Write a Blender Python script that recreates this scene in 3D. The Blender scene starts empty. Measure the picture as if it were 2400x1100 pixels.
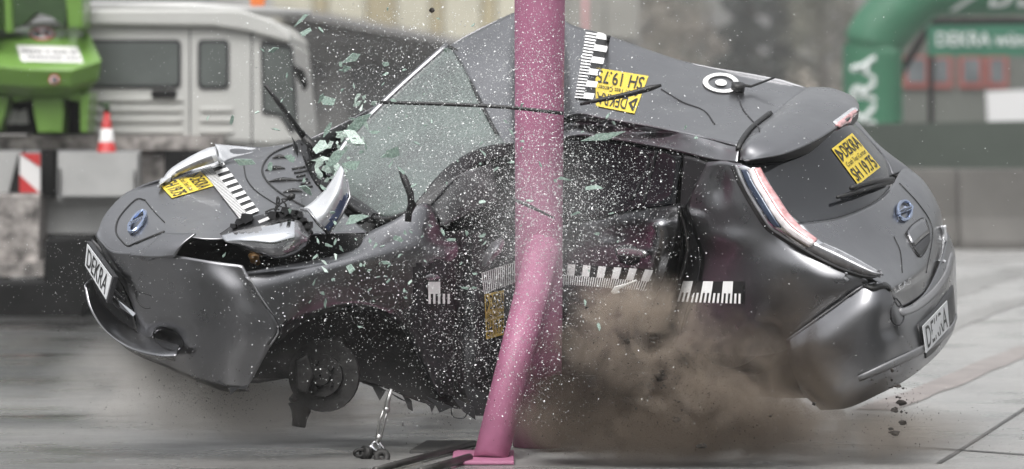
import bpy, bmesh, math, random
from mathutils import Vector, Matrix, noise
from mathutils.bvhtree import BVHTree

R = math.radians
random.seed(7)
scene = bpy.context.scene
C = scene.collection

# ------------------------------------------------------------------ camera
CAM_D, CAM_H, FPX, HORIZ = 15.0, 1.366, 8380.0, 285.0
CAM = Vector((0, -CAM_D, CAM_H))
cam_data = bpy.data.cameras.new('camera')
cam = bpy.data.objects.new('camera', cam_data)
C.objects.link(cam)
cam.location = CAM
cam.rotation_euler = (R(90), 0, 0)
cam_data.sensor_width = 36
cam_data.sensor_fit = 'HORIZONTAL'
cam_data.lens = 36 * FPX / 2400
cam_data.shift_y = -(550 - HORIZ) / 2400
cam_data.clip_start = 0.5
cam_data.clip_end = 3000
cam_data.dof.use_dof = True
cam_data.dof.focus_distance = 14.6
cam_data.dof.aperture_fstop = 2.3
scene.camera = cam

# ------------------------------------------------------------------ world, sun, exposure
SUN_EL, SUN_ROT = R(58), R(200)
w = bpy.data.worlds.new('World')
scene.world = w
w.use_nodes = True
wn = w.node_tree
wn.nodes.clear()
sky = wn.nodes.new('ShaderNodeTexSky')
sky.sky_type = 'NISHITA'
sky.sun_disc = False
sky.sun_elevation = SUN_EL
sky.sun_rotation = SUN_ROT
sky.air_density = 1.0
sky.dust_density = 4.0
hsv = wn.nodes.new('ShaderNodeHueSaturation')
hsv.inputs['Saturation'].default_value = 0.12
bg = wn.nodes.new('ShaderNodeBackground')
bg.inputs['Strength'].default_value = 0.11
wo = wn.nodes.new('ShaderNodeOutputWorld')
wn.links.new(sky.outputs[0], hsv.inputs['Color'])
# an overcast sky is brightest overhead and dim towards the horizon
stc = wn.nodes.new('ShaderNodeTexCoord')
ssep = wn.nodes.new('ShaderNodeSeparateXYZ')
smr = wn.nodes.new('ShaderNodeMapRange')
smr.inputs['From Min'].default_value = 0.0
smr.inputs['From Max'].default_value = 0.85
smr.inputs['To Min'].default_value = 0.45
smr.inputs['To Max'].default_value = 3.4
smul = wn.nodes.new('ShaderNodeVectorMath')
smul.operation = 'SCALE'
wn.links.new(stc.outputs['Generated'], ssep.inputs[0])
wn.links.new(ssep.outputs['Z'], smr.inputs['Value'])
wn.links.new(hsv.outputs[0], smul.inputs[0])
wn.links.new(smr.outputs[0], smul.inputs['Scale'])
wn.links.new(smul.outputs[0], bg.inputs['Color'])
wn.links.new(bg.outputs[0], wo.inputs['Surface'])
sd = bpy.data.lights.new('sun', 'SUN')
sd.energy = 0.9
sd.angle = R(40)
sd.color = (1.0, 0.975, 0.94)
sun = bpy.data.objects.new('sun', sd)
C.objects.link(sun)
sun.rotation_euler = (R(90) - SUN_EL, 0, R(180) - SUN_ROT)
sun.location = (0, 0, 30)
scene.view_settings.view_transform = 'Standard'
scene.view_settings.look = 'None'
scene.view_settings.gamma = 1
scene.view_settings.exposure = 0.12
scene.cycles.use_denoising = True
scene.cycles.denoiser = 'OPENIMAGEDENOISE'
scene.cycles.denoising_input_passes = 'RGB_ALBEDO_NORMAL'
scene.cycles.denoising_prefilter = 'ACCURATE'
scene.cycles.volume_bounces = 3
scene.cycles.max_bounces = 10
scene.cycles.volume_step_rate = 1.0
scene.cycles.volume_max_steps = 256


# ------------------------------------------------------------------ helpers
def P(px, py, d):
    """photo pixel + distance behind the pole plane (metres) -> point in the world"""
    D = CAM_D + d
    return Vector(((px - 1200) / FPX * D, -CAM_D + D, CAM_H - (py - HORIZ) / FPX * D))


def ray(px, py):
    return Vector(((px - 1200) / FPX, 1, -(py - HORIZ) / FPX)).normalized()


def link(o, parent=None):
    C.objects.link(o)
    if parent is not None:
        o.parent = parent
        if parent.type == 'EMPTY' or parent.location.length > 0:
            o.matrix_parent_inverse = Matrix.Translation(-parent.location)
    return o


def tag(o, label=None, cat=None, group=None, kind=None):
    if label: o['label'] = label
    if cat: o['category'] = cat
    if group: o['group'] = group
    if kind: o['kind'] = kind
    return o


def empty(name, loc, label, cat, group=None):
    o = bpy.data.objects.new(name, None)
    o.empty_display_size = 0.1
    o.location = loc
    C.objects.link(o)
    return tag(o, label, cat, group)


def mesh_obj(name, verts, faces, mats, parent=None, smooth=True, mat_idx=None, local=False):
    me = bpy.data.meshes.new(name)
    loc = Vector((0, 0, 0))
    if local:
        loc = sum((Vector(v) for v in verts), Vector()) / len(verts)
        verts = [Vector(v) - loc for v in verts]
    me.from_pydata([tuple(v) for v in verts], [], faces)
    if not isinstance(mats, (list, tuple)): mats = [mats]
    for m in mats: me.materials.append(m)
    if mat_idx: me.polygons.foreach_set('material_index', mat_idx)
    if smooth: me.polygons.foreach_set('use_smooth', [True] * len(me.polygons))
    me.update()
    o = bpy.data.objects.new(name, me)
    o.location = loc
    return link(o, parent)


class MB:
    """collects verts and faces (with a material slot) for one mesh"""
    def __init__(s):
        s.v, s.f, s.m = [], [], []

    def add(s, v, f, m=0):
        b = len(s.v)
        s.v += [Vector(x) for x in v]
        s.f += [tuple(i + b for i in q) for q in f]
        s.m += [m] * len(f)

    def box(s, lo, hi, m=0):
        x0, y0, z0 = lo
        x1, y1, z1 = hi
        v = [(x0, y0, z0), (x1, y0, z0), (x1, y1, z0), (x0, y1, z0), (x0, y0, z1), (x1, y0, z1), (x1, y1, z1), (x0, y1, z1)]
        s.add(v, [(0, 3, 2, 1), (4, 5, 6, 7), (0, 1, 5, 4), (1, 2, 6, 5), (2, 3, 7, 6), (3, 0, 4, 7)], m)

    def prism(s, outline, d0, depth, m=0):
        """pixel outline standing at depth d0, running back by depth metres"""
        n = len(outline)
        f = [P(x, y, d0) for x, y in outline]
        b = [p + Vector((0, depth, 0)) for p in f]
        s.add(f + b, [tuple(range(n)), tuple(range(2 * n - 1, n - 1, -1))] +
              [(i, n + i, n + (i + 1) % n, (i + 1) % n) for i in range(n)], m)

    def tube(s, pts, rad, n=8, m=0, flat=1.0):
        pts = [Vector(p) for p in pts]
        k = len(pts)
        rad = rad if isinstance(rad, (list, tuple)) else [rad] * k
        rings = []
        up = Vector((0.13, 0.21, 0.97))
        for i, p in enumerate(pts):
            t = (pts[min(i + 1, k - 1)] - pts[max(i - 1, 0)]).normalized()
            a = t.cross(up)
            if a.length < 1e-3: a = t.cross(Vector((1, 0, 0)))
            a.normalize()
            b = a.cross(t).normalized()
            rings.append([p + (a * math.cos(2 * math.pi * j / n) + b * math.sin(2 * math.pi * j / n) * flat) * rad[i] for j in range(n)])
        v = [q for r in rings for q in r]
        f = [(i * n + j, i * n + (j + 1) % n, (i + 1) * n + (j + 1) % n, (i + 1) * n + j) for i in range(k - 1) for j in range(n)]
        f += [tuple(range(n - 1, -1, -1)), tuple(range((k - 1) * n, k * n))]
        s.add(v, f, m)

    def build(s, name, mats, parent=None, smooth=False, local=False, bevel=0):
        o = mesh_obj(name, s.v, s.f, mats, parent, smooth, s.m, local)
        if bevel:
            b = o.modifiers.new('bevel', 'BEVEL')
            b.width = bevel
            b.segments = 2
            b.limit_method = 'ANGLE'
        return o


def cr(a, b, c, d, t):
    return 0.5 * ((2 * b) + (c - a) * t + (2 * a - 5 * b + 4 * c - d) * t * t + (3 * b - a - 3 * c + d) * t ** 3)


def resample(pts, k):
    """Catmull-Rom through tuples, k steps per span"""
    out = []
    n = len(pts)
    for i in range(n - 1):
        b, c = pts[i], pts[i + 1]
        a = pts[i - 1] if i > 0 else tuple(2 * x - y for x, y in zip(b, c))
        d = pts[i + 2] if i + 2 < n else tuple(2 * y - x for x, y in zip(b, c))
        for j in range(k):
            t = j / k
            out.append(tuple(cr(a[q], b[q], c[q], d[q], t) for q in range(len(b))))
    out.append(tuple(pts[-1]))
    return out


def spline_px(pts, k=6):
    return resample([tuple(p) for p in pts], k)


BV = {}          # panels that decals can be laid on


def grid(name, net, mat, parent, k=8, dents=(), rough=0.0, thick=0.006, keep=True, freq=2.5, cut=None, mats=None, matfn=None):
    rows = [resample(r, k) for r in net]
    cols = [resample([rows[i][j] for i in range(len(rows))], k) for j in range(len(rows[0]))]
    nu, nv = len(cols), len(cols[0])
    v = []
    pxs = []
    for j in range(nu):
        for i in range(nv):
            x, y, d = cols[j][i]
            for (cx, cy, rx, ry, am) in dents:
                q = ((x - cx) / rx) ** 2 + ((y - cy) / ry) ** 2
                if q < 9: d += am * math.exp(-q)
            p = P(x, y, d)
            if rough:
                d += rough * noise.noise(p * freq * 2) + rough * .4 * noise.noise(p * freq * 6)
                p = P(x, y, d)
            v.append(p)
            pxs.append((x, y))
    f, mi = [], []
    for j in range(nu - 1):
        for i in range(nv - 1):
            q = (j * nv + i, j * nv + i + 1, (j + 1) * nv + i + 1, (j + 1) * nv + i)
            cx = sum(pxs[a][0] for a in q) / 4
            cy = sum(pxs[a][1] for a in q) / 4
            if cut and cut(cx, cy): continue
            f.append(q)
            mi.append(matfn(cx, cy) if matfn else 0)
    # face the camera
    s = 0
    for q in f[::7]:
        n = (v[q[1]] - v[q[0]]).cross(v[q[2]] - v[q[0]])
        s += n.normalized().dot(CAM - v[q[0]]) if n.length > 0 else 0
    if s < 0: f = [q[::-1] for q in f]
    o = mesh_obj(name, v, f, mats or mat, parent, True, mi)
    if thick:
        so = o.modifiers.new('thickness', 'SOLIDIFY')
        so.thickness = thick
        so.offset = -1
    if keep: BV[len(BV)] = BVHTree.FromPolygons(v, f)
    return o


def hit(px, py, only=None):
    d = ray(px, py)
    best = None
    for key, b in BV.items():
        h, n, _, dist = b.ray_cast(CAM, d)
        if h is not None and (best is None or dist < best[2]): best = (h, n, dist)
    return best


def on(px, py, lift=0.004, fallback=None):
    h = hit(px, py)
    if h is None:
        return fallback
    n = h[1] if h[1].dot(CAM - h[0]) > 0 else -h[1]
    return h[0] + n * lift + (CAM - h[0]).normalized() * lift * .5


def bilin(q, u, v):
    (ax, ay), (bx, by), (cx, cy), (dx, dy) = q      # TL TR BR BL, v up
    t = 1 - v
    x = (ax * (1 - u) + bx * u) * (1 - t) + (dx * (1 - u) + cx * u) * t
    y = (ay * (1 - u) + by * u) * (1 - t) + (dy * (1 - u) + cy * u) * t
    return x, y


def proj_many(pts, lift):
    res = [on(x, y, lift) for x, y in pts]
    ok = [r for r in res if r is not None]
    md = (sum((r - CAM).y for r in ok) / len(ok)) if ok else CAM_D
    return [r if r is not None else CAM + Vector(((x - 1200) / FPX * md, md, -(y - HORIZ) / FPX * md)) for r, (x, y) in zip(res, pts)]


def text_mesh(body, bold=0.0):
    cu = bpy.data.curves.new('text', 'FONT')
    cu.body = body
    cu.offset = bold
    cu.resolution_u = 3
    o = bpy.data.objects.new('text', cu)
    C.objects.link(o)
    dg = bpy.context.evaluated_depsgraph_get()
    dg.update()
    me = o.evaluated_get(dg).to_mesh()
    v = [(p.co.x, p.co.y) for p in me.vertices]
    f = [tuple(p.vertices) for p in me.polygons]
    o.evaluated_get(dg).to_mesh_clear()
    bpy.data.objects.remove(o)
    bpy.data.curves.remove(cu)
    x0, x1 = min(a for a, _ in v), max(a for a, _ in v)
    y0, y1 = min(b for _, b in v), max(b for _, b in v)
    return [((a - x0) / (x1 - x0), (b - y0) / (y1 - y0)) for a, b in v], f


_TM = {}


def text_uv(body, box, bold=0.0):
    """text filling box (u0,v0,u1,v1) of a unit square"""
    key = (body, bold)
    if key not in _TM: _TM[key] = text_mesh(body, bold)
    v, f = _TM[key]
    u0, v0, u1, v1 = box
    return [(u0 + a * (u1 - u0), v0 + b * (v1 - v0)) for a, b in v], f


def decal(name, quad, mats, parent, layers, n=8, base=True, lift=0.003):
    """a flat print laid on the car: base sheet (slot 0) and layers of (slot, verts uv, faces)"""
    mb = MB()
    if base:
        g = [(i / n, j / n) for j in range(n + 1) for i in range(n + 1)]
        v = proj_many([bilin(quad, *q) for q in g], lift)
        mb.add(v, [(j * (n + 1) + i, j * (n + 1) + i + 1, (j + 1) * (n + 1) + i + 1, (j + 1) * (n + 1) + i) for j in range(n) for i in range(n)], 0)
    for slot, uv, f in layers:
        v = proj_many([bilin(quad, *q) for q in uv], lift + .0025)
        mb.add(v, f, slot)
    return mb.build(name, mats, parent)


def rect_uv(u0, v0, u1, v1, nx=1, ny=1):
    g = [(u0 + (u1 - u0) * i / nx, v0 + (v1 - v0) * j / ny) for j in range(ny + 1) for i in range(nx + 1)]
    f = [(j * (nx + 1) + i, j * (nx + 1) + i + 1, (j + 1) * (nx + 1) + i + 1, (j + 1) * (nx + 1) + i) for j in range(ny) for i in range(nx)]
    return g, f


# ------------------------------------------------------------------ materials
def mat(name, col, rough=0.5, metal=0.0, var=0.0, scale=8, bump=0.0, bscale=40, coat=0.0, trans=0.0, alpha=1.0, spec=0.5,
        rvar=0.0, emit=None, dirt=None):
    m = bpy.data.materials.new(name)
    m.use_nodes = True
    nt = m.node_tree
    b = nt.nodes['Principled BSDF']
    b.inputs['Base Color'].default_value = (*col, 1)
    b.inputs['Roughness'].default_value = rough
    b.inputs['Metallic'].default_value = metal
    b.inputs['Coat Weight'].default_value = coat
    b.inputs['Coat Roughness'].default_value = 0.06
    b.inputs['Transmission Weight'].default_value = trans
    b.inputs['Alpha'].default_value = alpha
    b.inputs['Specular IOR Level'].default_value = spec
    if emit:
        b.inputs['Emission Color'].default_value = (*emit[0], 1)
        b.inputs['Emission Strength'].default_value = emit[1]
    tc = nt.nodes.new('ShaderNodeTexCoord')
    def nz(sc, detail=5):
        n = nt.nodes.new('ShaderNodeTexNoise')
        n.inputs['Scale'].default_value = sc
        n.inputs['Detail'].default_value = detail
        n.inputs['Roughness'].default_value = 0.6
        nt.links.new(tc.outputs['Object'], n.inputs['Vector'])
        return n
    if var or dirt:
        n = nz(scale)
        r = nt.nodes.new('ShaderNodeValToRGB')
        r.color_ramp.elements[0].position = 0.3
        r.color_ramp.elements[1].position = 0.7
        r.color_ramp.elements[0].color = (*[max(0, c * (1 - var)) for c in col], 1)
        r.color_ramp.elements[1].color = (*[min(1, c * (1 + var)) for c in col], 1)
        nt.links.new(n.outputs['Fac'], r.inputs['Fac'])
        nt.links.new(r.outputs['Color'], b.inputs['Base Color'])
    if rvar:
        n2 = nz(scale * 2.7)
        mr = nt.nodes.new('ShaderNodeMapRange')
        mr.inputs['From Min'].default_value = 0.3
        mr.inputs['From Max'].default_value = 0.7
        mr.inputs['To Min'].default_value = max(0.02, rough - rvar)
        mr.inputs['To Max'].default_value = rough + rvar
        nt.links.new(n2.outputs['Fac'], mr.inputs['Value'])
        nt.links.new(mr.outputs[0], b.inputs['Roughness'])
    if bump:
        n3 = nz(bscale)
        bp = nt.nodes.new('ShaderNodeBump')
        bp.inputs['Strength'].default_value = bump
        bp.inputs['Distance'].default_value = 0.01
        nt.links.new(n3.outputs['Fac'], bp.inputs['Height'])
        nt.links.new(bp.outputs['Normal'], b.inputs['Normal'])
    return m


PAINT = mat('grey_metallic_paint', (0.235, 0.235, 0.243), 0.3, 1.0, var=.10, scale=3, rvar=.04, coat=0.22)
DUSTSHADE = mat('dusty_shaded_paint', (0.045, 0.045, 0.047), .5, .5, var=.4, scale=9)  # dusty panels; on the front wing it puts dark reflections into the colour
BLACKP = mat('black_plastic', (0.012, 0.012, 0.013), 0.45, var=.3, scale=20)
TRIM = mat('dark_rubber_trim', (0.02, 0.02, 0.022), 0.6, var=.3, scale=20)
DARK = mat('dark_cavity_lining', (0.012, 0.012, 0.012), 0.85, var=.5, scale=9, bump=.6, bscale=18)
LINER = mat('wheel_arch_felt', (0.012, 0.0115, 0.011), 0.9, var=.5, scale=10, bump=.5, bscale=30)
CHROME = mat('chrome', (0.75, 0.76, 0.78), 0.12, 1.0, rvar=.05, scale=6)
BLUECHROME = mat('bluish_chrome', (0.42, 0.5, 0.68), 0.14, 1.0)
STEEL = mat('galvanised_steel', (0.42, 0.42, 0.41), 0.38, 0.9, var=.2, scale=30, rvar=.1)
CAST = mat('cast_iron', (0.035, 0.034, 0.033), 0.6, 0.6, var=.4, scale=22, bump=.4, bscale=50)
RUBBER = mat('tyre_rubber', (0.016, 0.016, 0.016), 0.8, var=.3, scale=14, bump=.3, bscale=60)
YELLOW = mat('yellow_vinyl', (0.62, 0.47, 0.05), 0.45, var=.06, scale=20)
YELLOWD = mat('dusty_yellow_vinyl', (0.42, 0.30, 0.07), 0.6, var=.25, scale=30)
INK = mat('black_print', (0.012, 0.012, 0.012), 0.5)
WHITE = mat('white_vinyl', (0.78, 0.78, 0.77), 0.45, var=.04, scale=20)
PLATE = mat('plate_white', (0.5, 0.51, 0.52), 0.35, var=.04, scale=10)
GLASSD = mat('tinted_glass', (0.012, 0.013, 0.015), 0.06, 0.0, coat=0.0, spec=0.5)
PINK = mat('pink_paint', (0.33, 0.122, 0.205), 0.55, var=.14, scale=6, rvar=.1, bump=.1, bscale=50)
LENS = mat('clear_lens', (0.5, 0.51, 0.525), 0.2, 0.25, var=.2, scale=14, coat=.5)
LENSD = mat('clear_lens_ribs', (0.26, 0.26, 0.27), 0.2, 0.6, var=.35, scale=24, coat=.6)
REDL = mat('red_lens', (0.62, 0.32, 0.32), 0.18, 0.1, var=.45, scale=30, coat=.6)
BLUEL = mat('slate_lens', (0.035, 0.05, 0.085), 0.15, 0.2, coat=.5)
WHITELENS = mat('white_led_lens', (0.6, 0.56, 0.56), 0.25, 0.1, var=.25, scale=30, coat=.5)
GREYP = mat('grey_satin_plastic', (0.2, 0.2, 0.205), 0.45, 0.3, var=.08, scale=5)

# ------------------------------------------------------------------ the ground
def ground_material():
    m = bpy.data.materials.new('wet_concrete')
    m.use_nodes = True
    nt = m.node_tree
    b = nt.nodes['Principled BSDF']
    tc = nt.nodes.new('ShaderNodeTexCoord')
    def nz(sc, stretch=(1, 1, 1), det=6, rg=.6):
        mp = nt.nodes.new('ShaderNodeMapping')
        mp.inputs['Scale'].default_value = stretch
        nt.links.new(tc.outputs['Object'], mp.inputs['Vector'])
        n = nt.nodes.new('ShaderNodeTexNoise')
        n.inputs['Scale'].default_value = sc
        n.inputs['Detail'].default_value = det
        n.inputs['Roughness'].default_value = rg
        nt.links.new(mp.outputs[0], n.inputs['Vector'])
        return n
    def ramp(n, stops):
        r = nt.nodes.new('ShaderNodeValToRGB')
        e = r.color_ramp.elements
        e[0].position, e[0].color = stops[0][0], (*stops[0][1], 1)
        e[1].position, e[1].color = stops[1][0], (*stops[1][1], 1)
        for p, c in stops[2:]:
            q = e.new(p)
            q.color = (*c, 1)
        nt.links.new(n.outputs[0], r.inputs['Fac'])
        return r
    # left: wet dark asphalt, right: pale concrete
    sx = nt.nodes.new('ShaderNodeSeparateXYZ')
    nt.links.new(tc.outputs['Object'], sx.inputs[0])
    edge = nz(.9, (1, .5, 1))
    ad = nt.nodes.new('ShaderNodeMath')
    ad.operation = 'MULTIPLY_ADD'
    nt.links.new(edge.outputs[0], ad.inputs[0])
    ad.inputs[1].default_value = 2.2
    nt.links.new(sx.outputs['X'], ad.inputs[2])
    side = nt.nodes.new('ShaderNodeMapRange')
    side.inputs['From Min'].default_value = -0.9
    side.inputs['From Max'].default_value = 1.9
    nt.links.new(ad.outputs[0], side.inputs['Value'])
    pale = ramp(nz(1.2, (1, .35, 1)), [(.3, (.22, .217, .21)), (.7, (.31, .306, .296))])
    dark = ramp(nz(1.0, (.5, 1.1, 1)), [(.35, (.045, .045, .043)), (.5, (.11, .108, .104)), (.7, (.185, .181, .173))])
    mix = nt.nodes.new('ShaderNodeMix')
    mix.data_type = 'RGBA'
    nt.links.new(side.outputs[0], mix.inputs['Factor'])
    nt.links.new(dark.outputs[0], mix.inputs['A'])
    nt.links.new(pale.outputs[0], mix.inputs['B'])
    near = nt.nodes.new('ShaderNodeMapRange')
    near.inputs['From Min'].default_value = -.75
    near.inputs['From Max'].default_value = -1.6
    nt.links.new(sx.outputs['Y'], near.inputs['Value'])
    # truck's dark reflection in the wet ground, painted into the colour at left
    refl = nt.nodes.new('ShaderNodeMapRange')
    refl.inputs['From Min'].default_value = 3.6
    refl.inputs['From Max'].default_value = 4.8
    lsum = nt.nodes.new('ShaderNodeMath')
    lsum.operation = 'MULTIPLY_ADD'
    nt.links.new(nz(1.1, (.4, 1, 1)).outputs[0], lsum.inputs[0])
    lsum.inputs[1].default_value = 2.0
    nt.links.new(sx.outputs['Y'], lsum.inputs[2])
    nt.links.new(lsum.outputs[0], refl.inputs['Value'])
    lx = nt.nodes.new('ShaderNodeMapRange')
    lx.inputs['From Min'].default_value = 0.6
    lx.inputs['From Max'].default_value = -1.2
    nt.links.new(sx.outputs['X'], lx.inputs['Value'])
    lm = nt.nodes.new('ShaderNodeMath')
    lm.operation = 'MULTIPLY'
    nt.links.new(refl.outputs[0], lm.inputs[0])
    nt.links.new(lx.outputs[0], lm.inputs[1])
    mixl = nt.nodes.new('ShaderNodeMix')
    mixl.data_type = 'RGBA'
    nt.links.new(lm.outputs[0], mixl.inputs['Factor'])
    nt.links.new(mix.outputs['Result'], mixl.inputs['A'])
    mixl.inputs['B'].default_value = (.03, .03, .029, 1)
    mix = mixl
    dim_ground = ramp(nz(.8), [(.35, (.018, .018, .018)), (.65, (.04, .04, .039))])  # unseen near ground, made dark to dim reflections in the car sides
    mixn = nt.nodes.new('ShaderNodeMix')
    mixn.data_type = 'RGBA'
    nt.links.new(near.outputs[0], mixn.inputs['Factor'])
    nt.links.new(mix.outputs['Result'], mixn.inputs['A'])
    nt.links.new(dim_ground.outputs[0], mixn.inputs['B'])
    mix = mixn
    fine = ramp(nz(60, det=3), [(.35, (.75, .75, .75)), (.65, (1.1, 1.1, 1.1))])
    mul = nt.nodes.new('ShaderNodeMix')
    mul.data_type = 'RGBA'
    mul.blend_type = 'MULTIPLY'
    mul.inputs['Factor'].default_value = 1
    nt.links.new(mix.outputs['Result'], mul.inputs['A'])
    nt.links.new(fine.outputs[0], mul.inputs['B'])
    nt.links.new(mul.outputs['Result'], b.inputs['Base Color'])
    rr = nt.nodes.new('ShaderNodeMapRange')
    rr.inputs['From Min'].default_value = .35
    rr.inputs['From Max'].default_value = .65
    rr.inputs['To Min'].default_value = .10
    rr.inputs['To Max'].default_value = .6
    nt.links.new(nz(1.4, (.6, 1, 1)).outputs[0], rr.inputs['Value'])
    nt.links.new(rr.outputs[0], b.inputs['Roughness'])
    bp = nt.nodes.new('ShaderNodeBump')
    bp.inputs['Strength'].default_value = .25
    bp.inputs['Distance'].default_value = .01
    nt.links.new(nz(35, det=4).outputs[0], bp.inputs['Height'])
    nt.links.new(bp.outputs[0], b.inputs['Normal'])
    return m


g = mesh_obj('ground', [(-220, -110, 0), (220, -110, 0), (220, 420, 0), (-220, 420, 0)], [(0, 1, 2, 3)], ground_material(), None, False)
tag(g, kind='structure')


def ground_pt(px, py, z=0.0):
    D = FPX * (CAM_H - z) / (py - HORIZ)
    return Vector(((px - 1200) / FPX * D, D - CAM_D, z))


def ground_strip(name, line, width, m, z=0.004, k=8):
    pts = [ground_pt(x, y, z) for x, y in spline_px(line, k)]
    v, f = [], []
    for i, p in enumerate(pts):
        t = (pts[min(i + 1, len(pts) - 1)] - pts[max(i - 1, 0)]).normalized()
        nn = Vector((-t.y, t.x, 0)) * width / 2 * (1 + .25 * noise.noise(p * 1.5))
        v += [p + nn, p - nn]
    f = [(2 * i, 2 * i + 1, 2 * i + 3, 2 * i + 2) for i in range(len(pts) - 1)]
    return tag(mesh_obj(name, v, f, m, None, False), kind='structure')


MARKR = mat('red_brown_track_mark', (0.195, 0.172, 0.162), .5, var=.3, scale=4)
MARKD = mat('dark_tyre_mark', (0.16, 0.157, 0.15), .5, var=.3, scale=3)
JOINT = mat('joint_sealant', (0.07, 0.068, 0.065), .5, var=.4, scale=5)
ground_strip('road_marking', [(2050, 960), (2200, 905), (2300, 862), (2420, 812)], .19, MARKR)
ground_strip('tyre_track', [(2060, 740), (2240, 678), (2330, 650), (2420, 632)], .42, MARKD)
ground_strip('tyre_track', [(2060, 830), (2240, 758), (2330, 722), (2420, 697)], .20, MARKD, .008)
ground_strip('road_joint', [(2200, 1085), (2265, 1045), (2420, 945)], .02, JOINT)
ground_strip('road_joint', [(1900, 1040), (2150, 1048), (2420, 1066)], .03, JOINT)
ground_strip('road_joint', [(0, 972), (300, 970), (700, 975), (1000, 968)], .03, JOINT, .008)

# unseen dark bank, added behind the photographer to darken the paint's reflections
BANKM = mat('unseen_dark_bank', (0.018, 0.02, 0.015), .95, var=.5, scale=.7)
v, f = [], []
for i in range(61):
    a = math.pi + math.pi * i / 60
    for (r, z) in ((27, -.3), (31, 5), (36, 10), (43, 13.5), (80, 15)):
        zz = z + (1.2 * noise.noise(Vector((math.cos(a) * 5, math.sin(a) * 5, r))) if z > 0 else 0)
        v.append((math.cos(a) * r * 1.15, math.sin(a) * r - 6, zz))
for i in range(60):
    for j in range(4):
        f.append((i * 5 + j, i * 5 + j + 1, (i + 1) * 5 + j + 1, (i + 1) * 5 + j))
tag(mesh_obj('reflection_bank', v, f, BANKM), kind='structure')

#@@CAR
# ------------------------------------------------------------------ the crashed car
car = empty('crashed_car', P(1262, 1048, .6), 'dark grey hatchback lifted off the ground and folded around the pink pole', 'car')

hood = grid('hood', [
    [(703, 334, .9), (712, 375, .6), (738, 430, .25), (800, 495, -.15), (862, 545, -.46)],
    [(650, 350, .8), (672, 400, .48), (705, 455, .12), (760, 508, -.25), (800, 546, -.52)],
    [(605, 368, .68), (640, 418, .38), (675, 470, .03), (712, 515, -.33), (740, 548, -.57)],
    [(500, 388, .48), (540, 430, .22), (580, 475, -.1), (615, 518, -.42), (640, 555, -.64)],
    [(385, 425, .3), (415, 460, .07), (445, 500, -.22), (478, 535, -.5), (500, 560, -.7)],
    [(300, 452, .14), (322, 482, -.06), (350, 515, -.28), (392, 540, -.5), (430, 556, -.66)],
    [(248, 500, -.05), (258, 525, -.17), (285, 552, -.32), (335, 568, -.49), (385, 575, -.62)],
    [(226, 552, -.2), (236, 572, -.26), (262, 590, -.36), (305, 602, -.49), (350, 610, -.62)],
], PAINT, car, k=8)

front_bumper = grid('front_bumper', [
    [(227, 556, -.215), (262, 588, -.37), (330, 592, -.56), (404, 598, -.7), (480, 610, -.81), (568, 622, -.87)],
    [(240, 590, -.26), (285, 635, -.44), (350, 645, -.58), (430, 655, -.75), (520, 670, -.86), (606, 690, -.88)],
    [(270, 640, -.33), (310, 690, -.48), (360, 705, -.59), (450, 722, -.78), (550, 742, -.88), (652, 766, -.86)],
    [(300, 690, -.4), (325, 745, -.5), (370, 765, -.6), (450, 780, -.77), (545, 798, -.86), (635, 808, -.84)],
    [(318, 745, -.44), (338, 785, -.5), (385, 812, -.6), (450, 835, -.74), (530, 850, -.82), (610, 856, -.8)],
    [(322, 800, -.43), (340, 836, -.48), (390, 858, -.58), (460, 888, -.7), (525, 905, -.77), (580, 910, -.77)],
], PAINT, car, k=8, dents=[(395, 795, 34, 26, .10)], rough=.003)
# upper lip of the bumper that still meets the bonnet
grid('bumper_upper', [
    [(380, 546, -.57), (405, 547, -.63), (432, 547, -.68), (458, 547, -.73)],
    [(350, 575, -.58), (378, 575, -.65), (402, 574, -.70), (428, 572, -.74)],
    [(300, 600, -.5), (340, 604, -.6), (375, 604, -.68), (408, 602, -.73)],
], PAINT, front_bumper, k=6)

lip = grid('bumper_lip', [
    [(214, 652, -.17), (232, 698, -.23), (272, 742, -.32), (325, 778, -.44), (385, 799, -.60), (418, 808, -.70)],
    [(200, 668, -.30), (211, 720, -.36), (243, 770, -.46), (300, 813, -.58), (368, 832, -.73), (412, 834, -.78)],
    [(203, 680, -.28), (222, 733, -.34), (262, 783, -.43), (325, 826, -.55), (375, 843, -.68), (410, 846, -.72)],
], PAINT, front_bumper, k=8)
grid('bumper_underside', [
    [(210, 690, -.18), (235, 752, -.25), (285, 805, -.35), (340, 838, -.46), (420, 862, -.62), (500, 890, -.72), (575, 905, -.74)],
    [(230, 700, .0), (260, 765, -.1), (310, 815, -.2), (370, 850, -.3), (450, 885, -.4), (520, 912, -.5), (582, 915, -.55)],
], BLACKP, front_bumper, k=6)
grille = grid('grille', [
    [(215, 560, -.16), (240, 585, -.2), (262, 620, -.26), (275, 640, -.28)],
    [(200, 610, -.14), (235, 660, -.2), (270, 700, -.27), (305, 720, -.33)],
    [(204, 660, -.14), (240, 720, -.2), (285, 765, -.3), (325, 785, -.38)],
], BLACKP, car, k=6)
# slats and the silver strip in the grille
mb = MB()
for t in (.2, .45, .7):
    mb.tube([P(212 + 6 * t, 600 + 70 * t, -.19), P(250 + 8 * t, 650 + 75 * t, -.26), P(290 + 18 * t, 690 + 80 * t, -.36)], .006, 6)
mb.build('slat', TRIM, grille, True)
mb = MB()
a = [P(277, 704, -.36), P(318, 735, -.46), P(312, 742, -.455), P(282, 722, -.365)]
mb.add(a + [p + Vector((0, .02, .0)) for p in a], [(0, 1, 2, 3), (7, 6, 5, 4), (0, 4, 5, 1), (1, 5, 6, 2), (2, 6, 7, 3), (3, 7, 4, 0)])
mb.build('chrome_strip', CHROME, grille)
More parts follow.
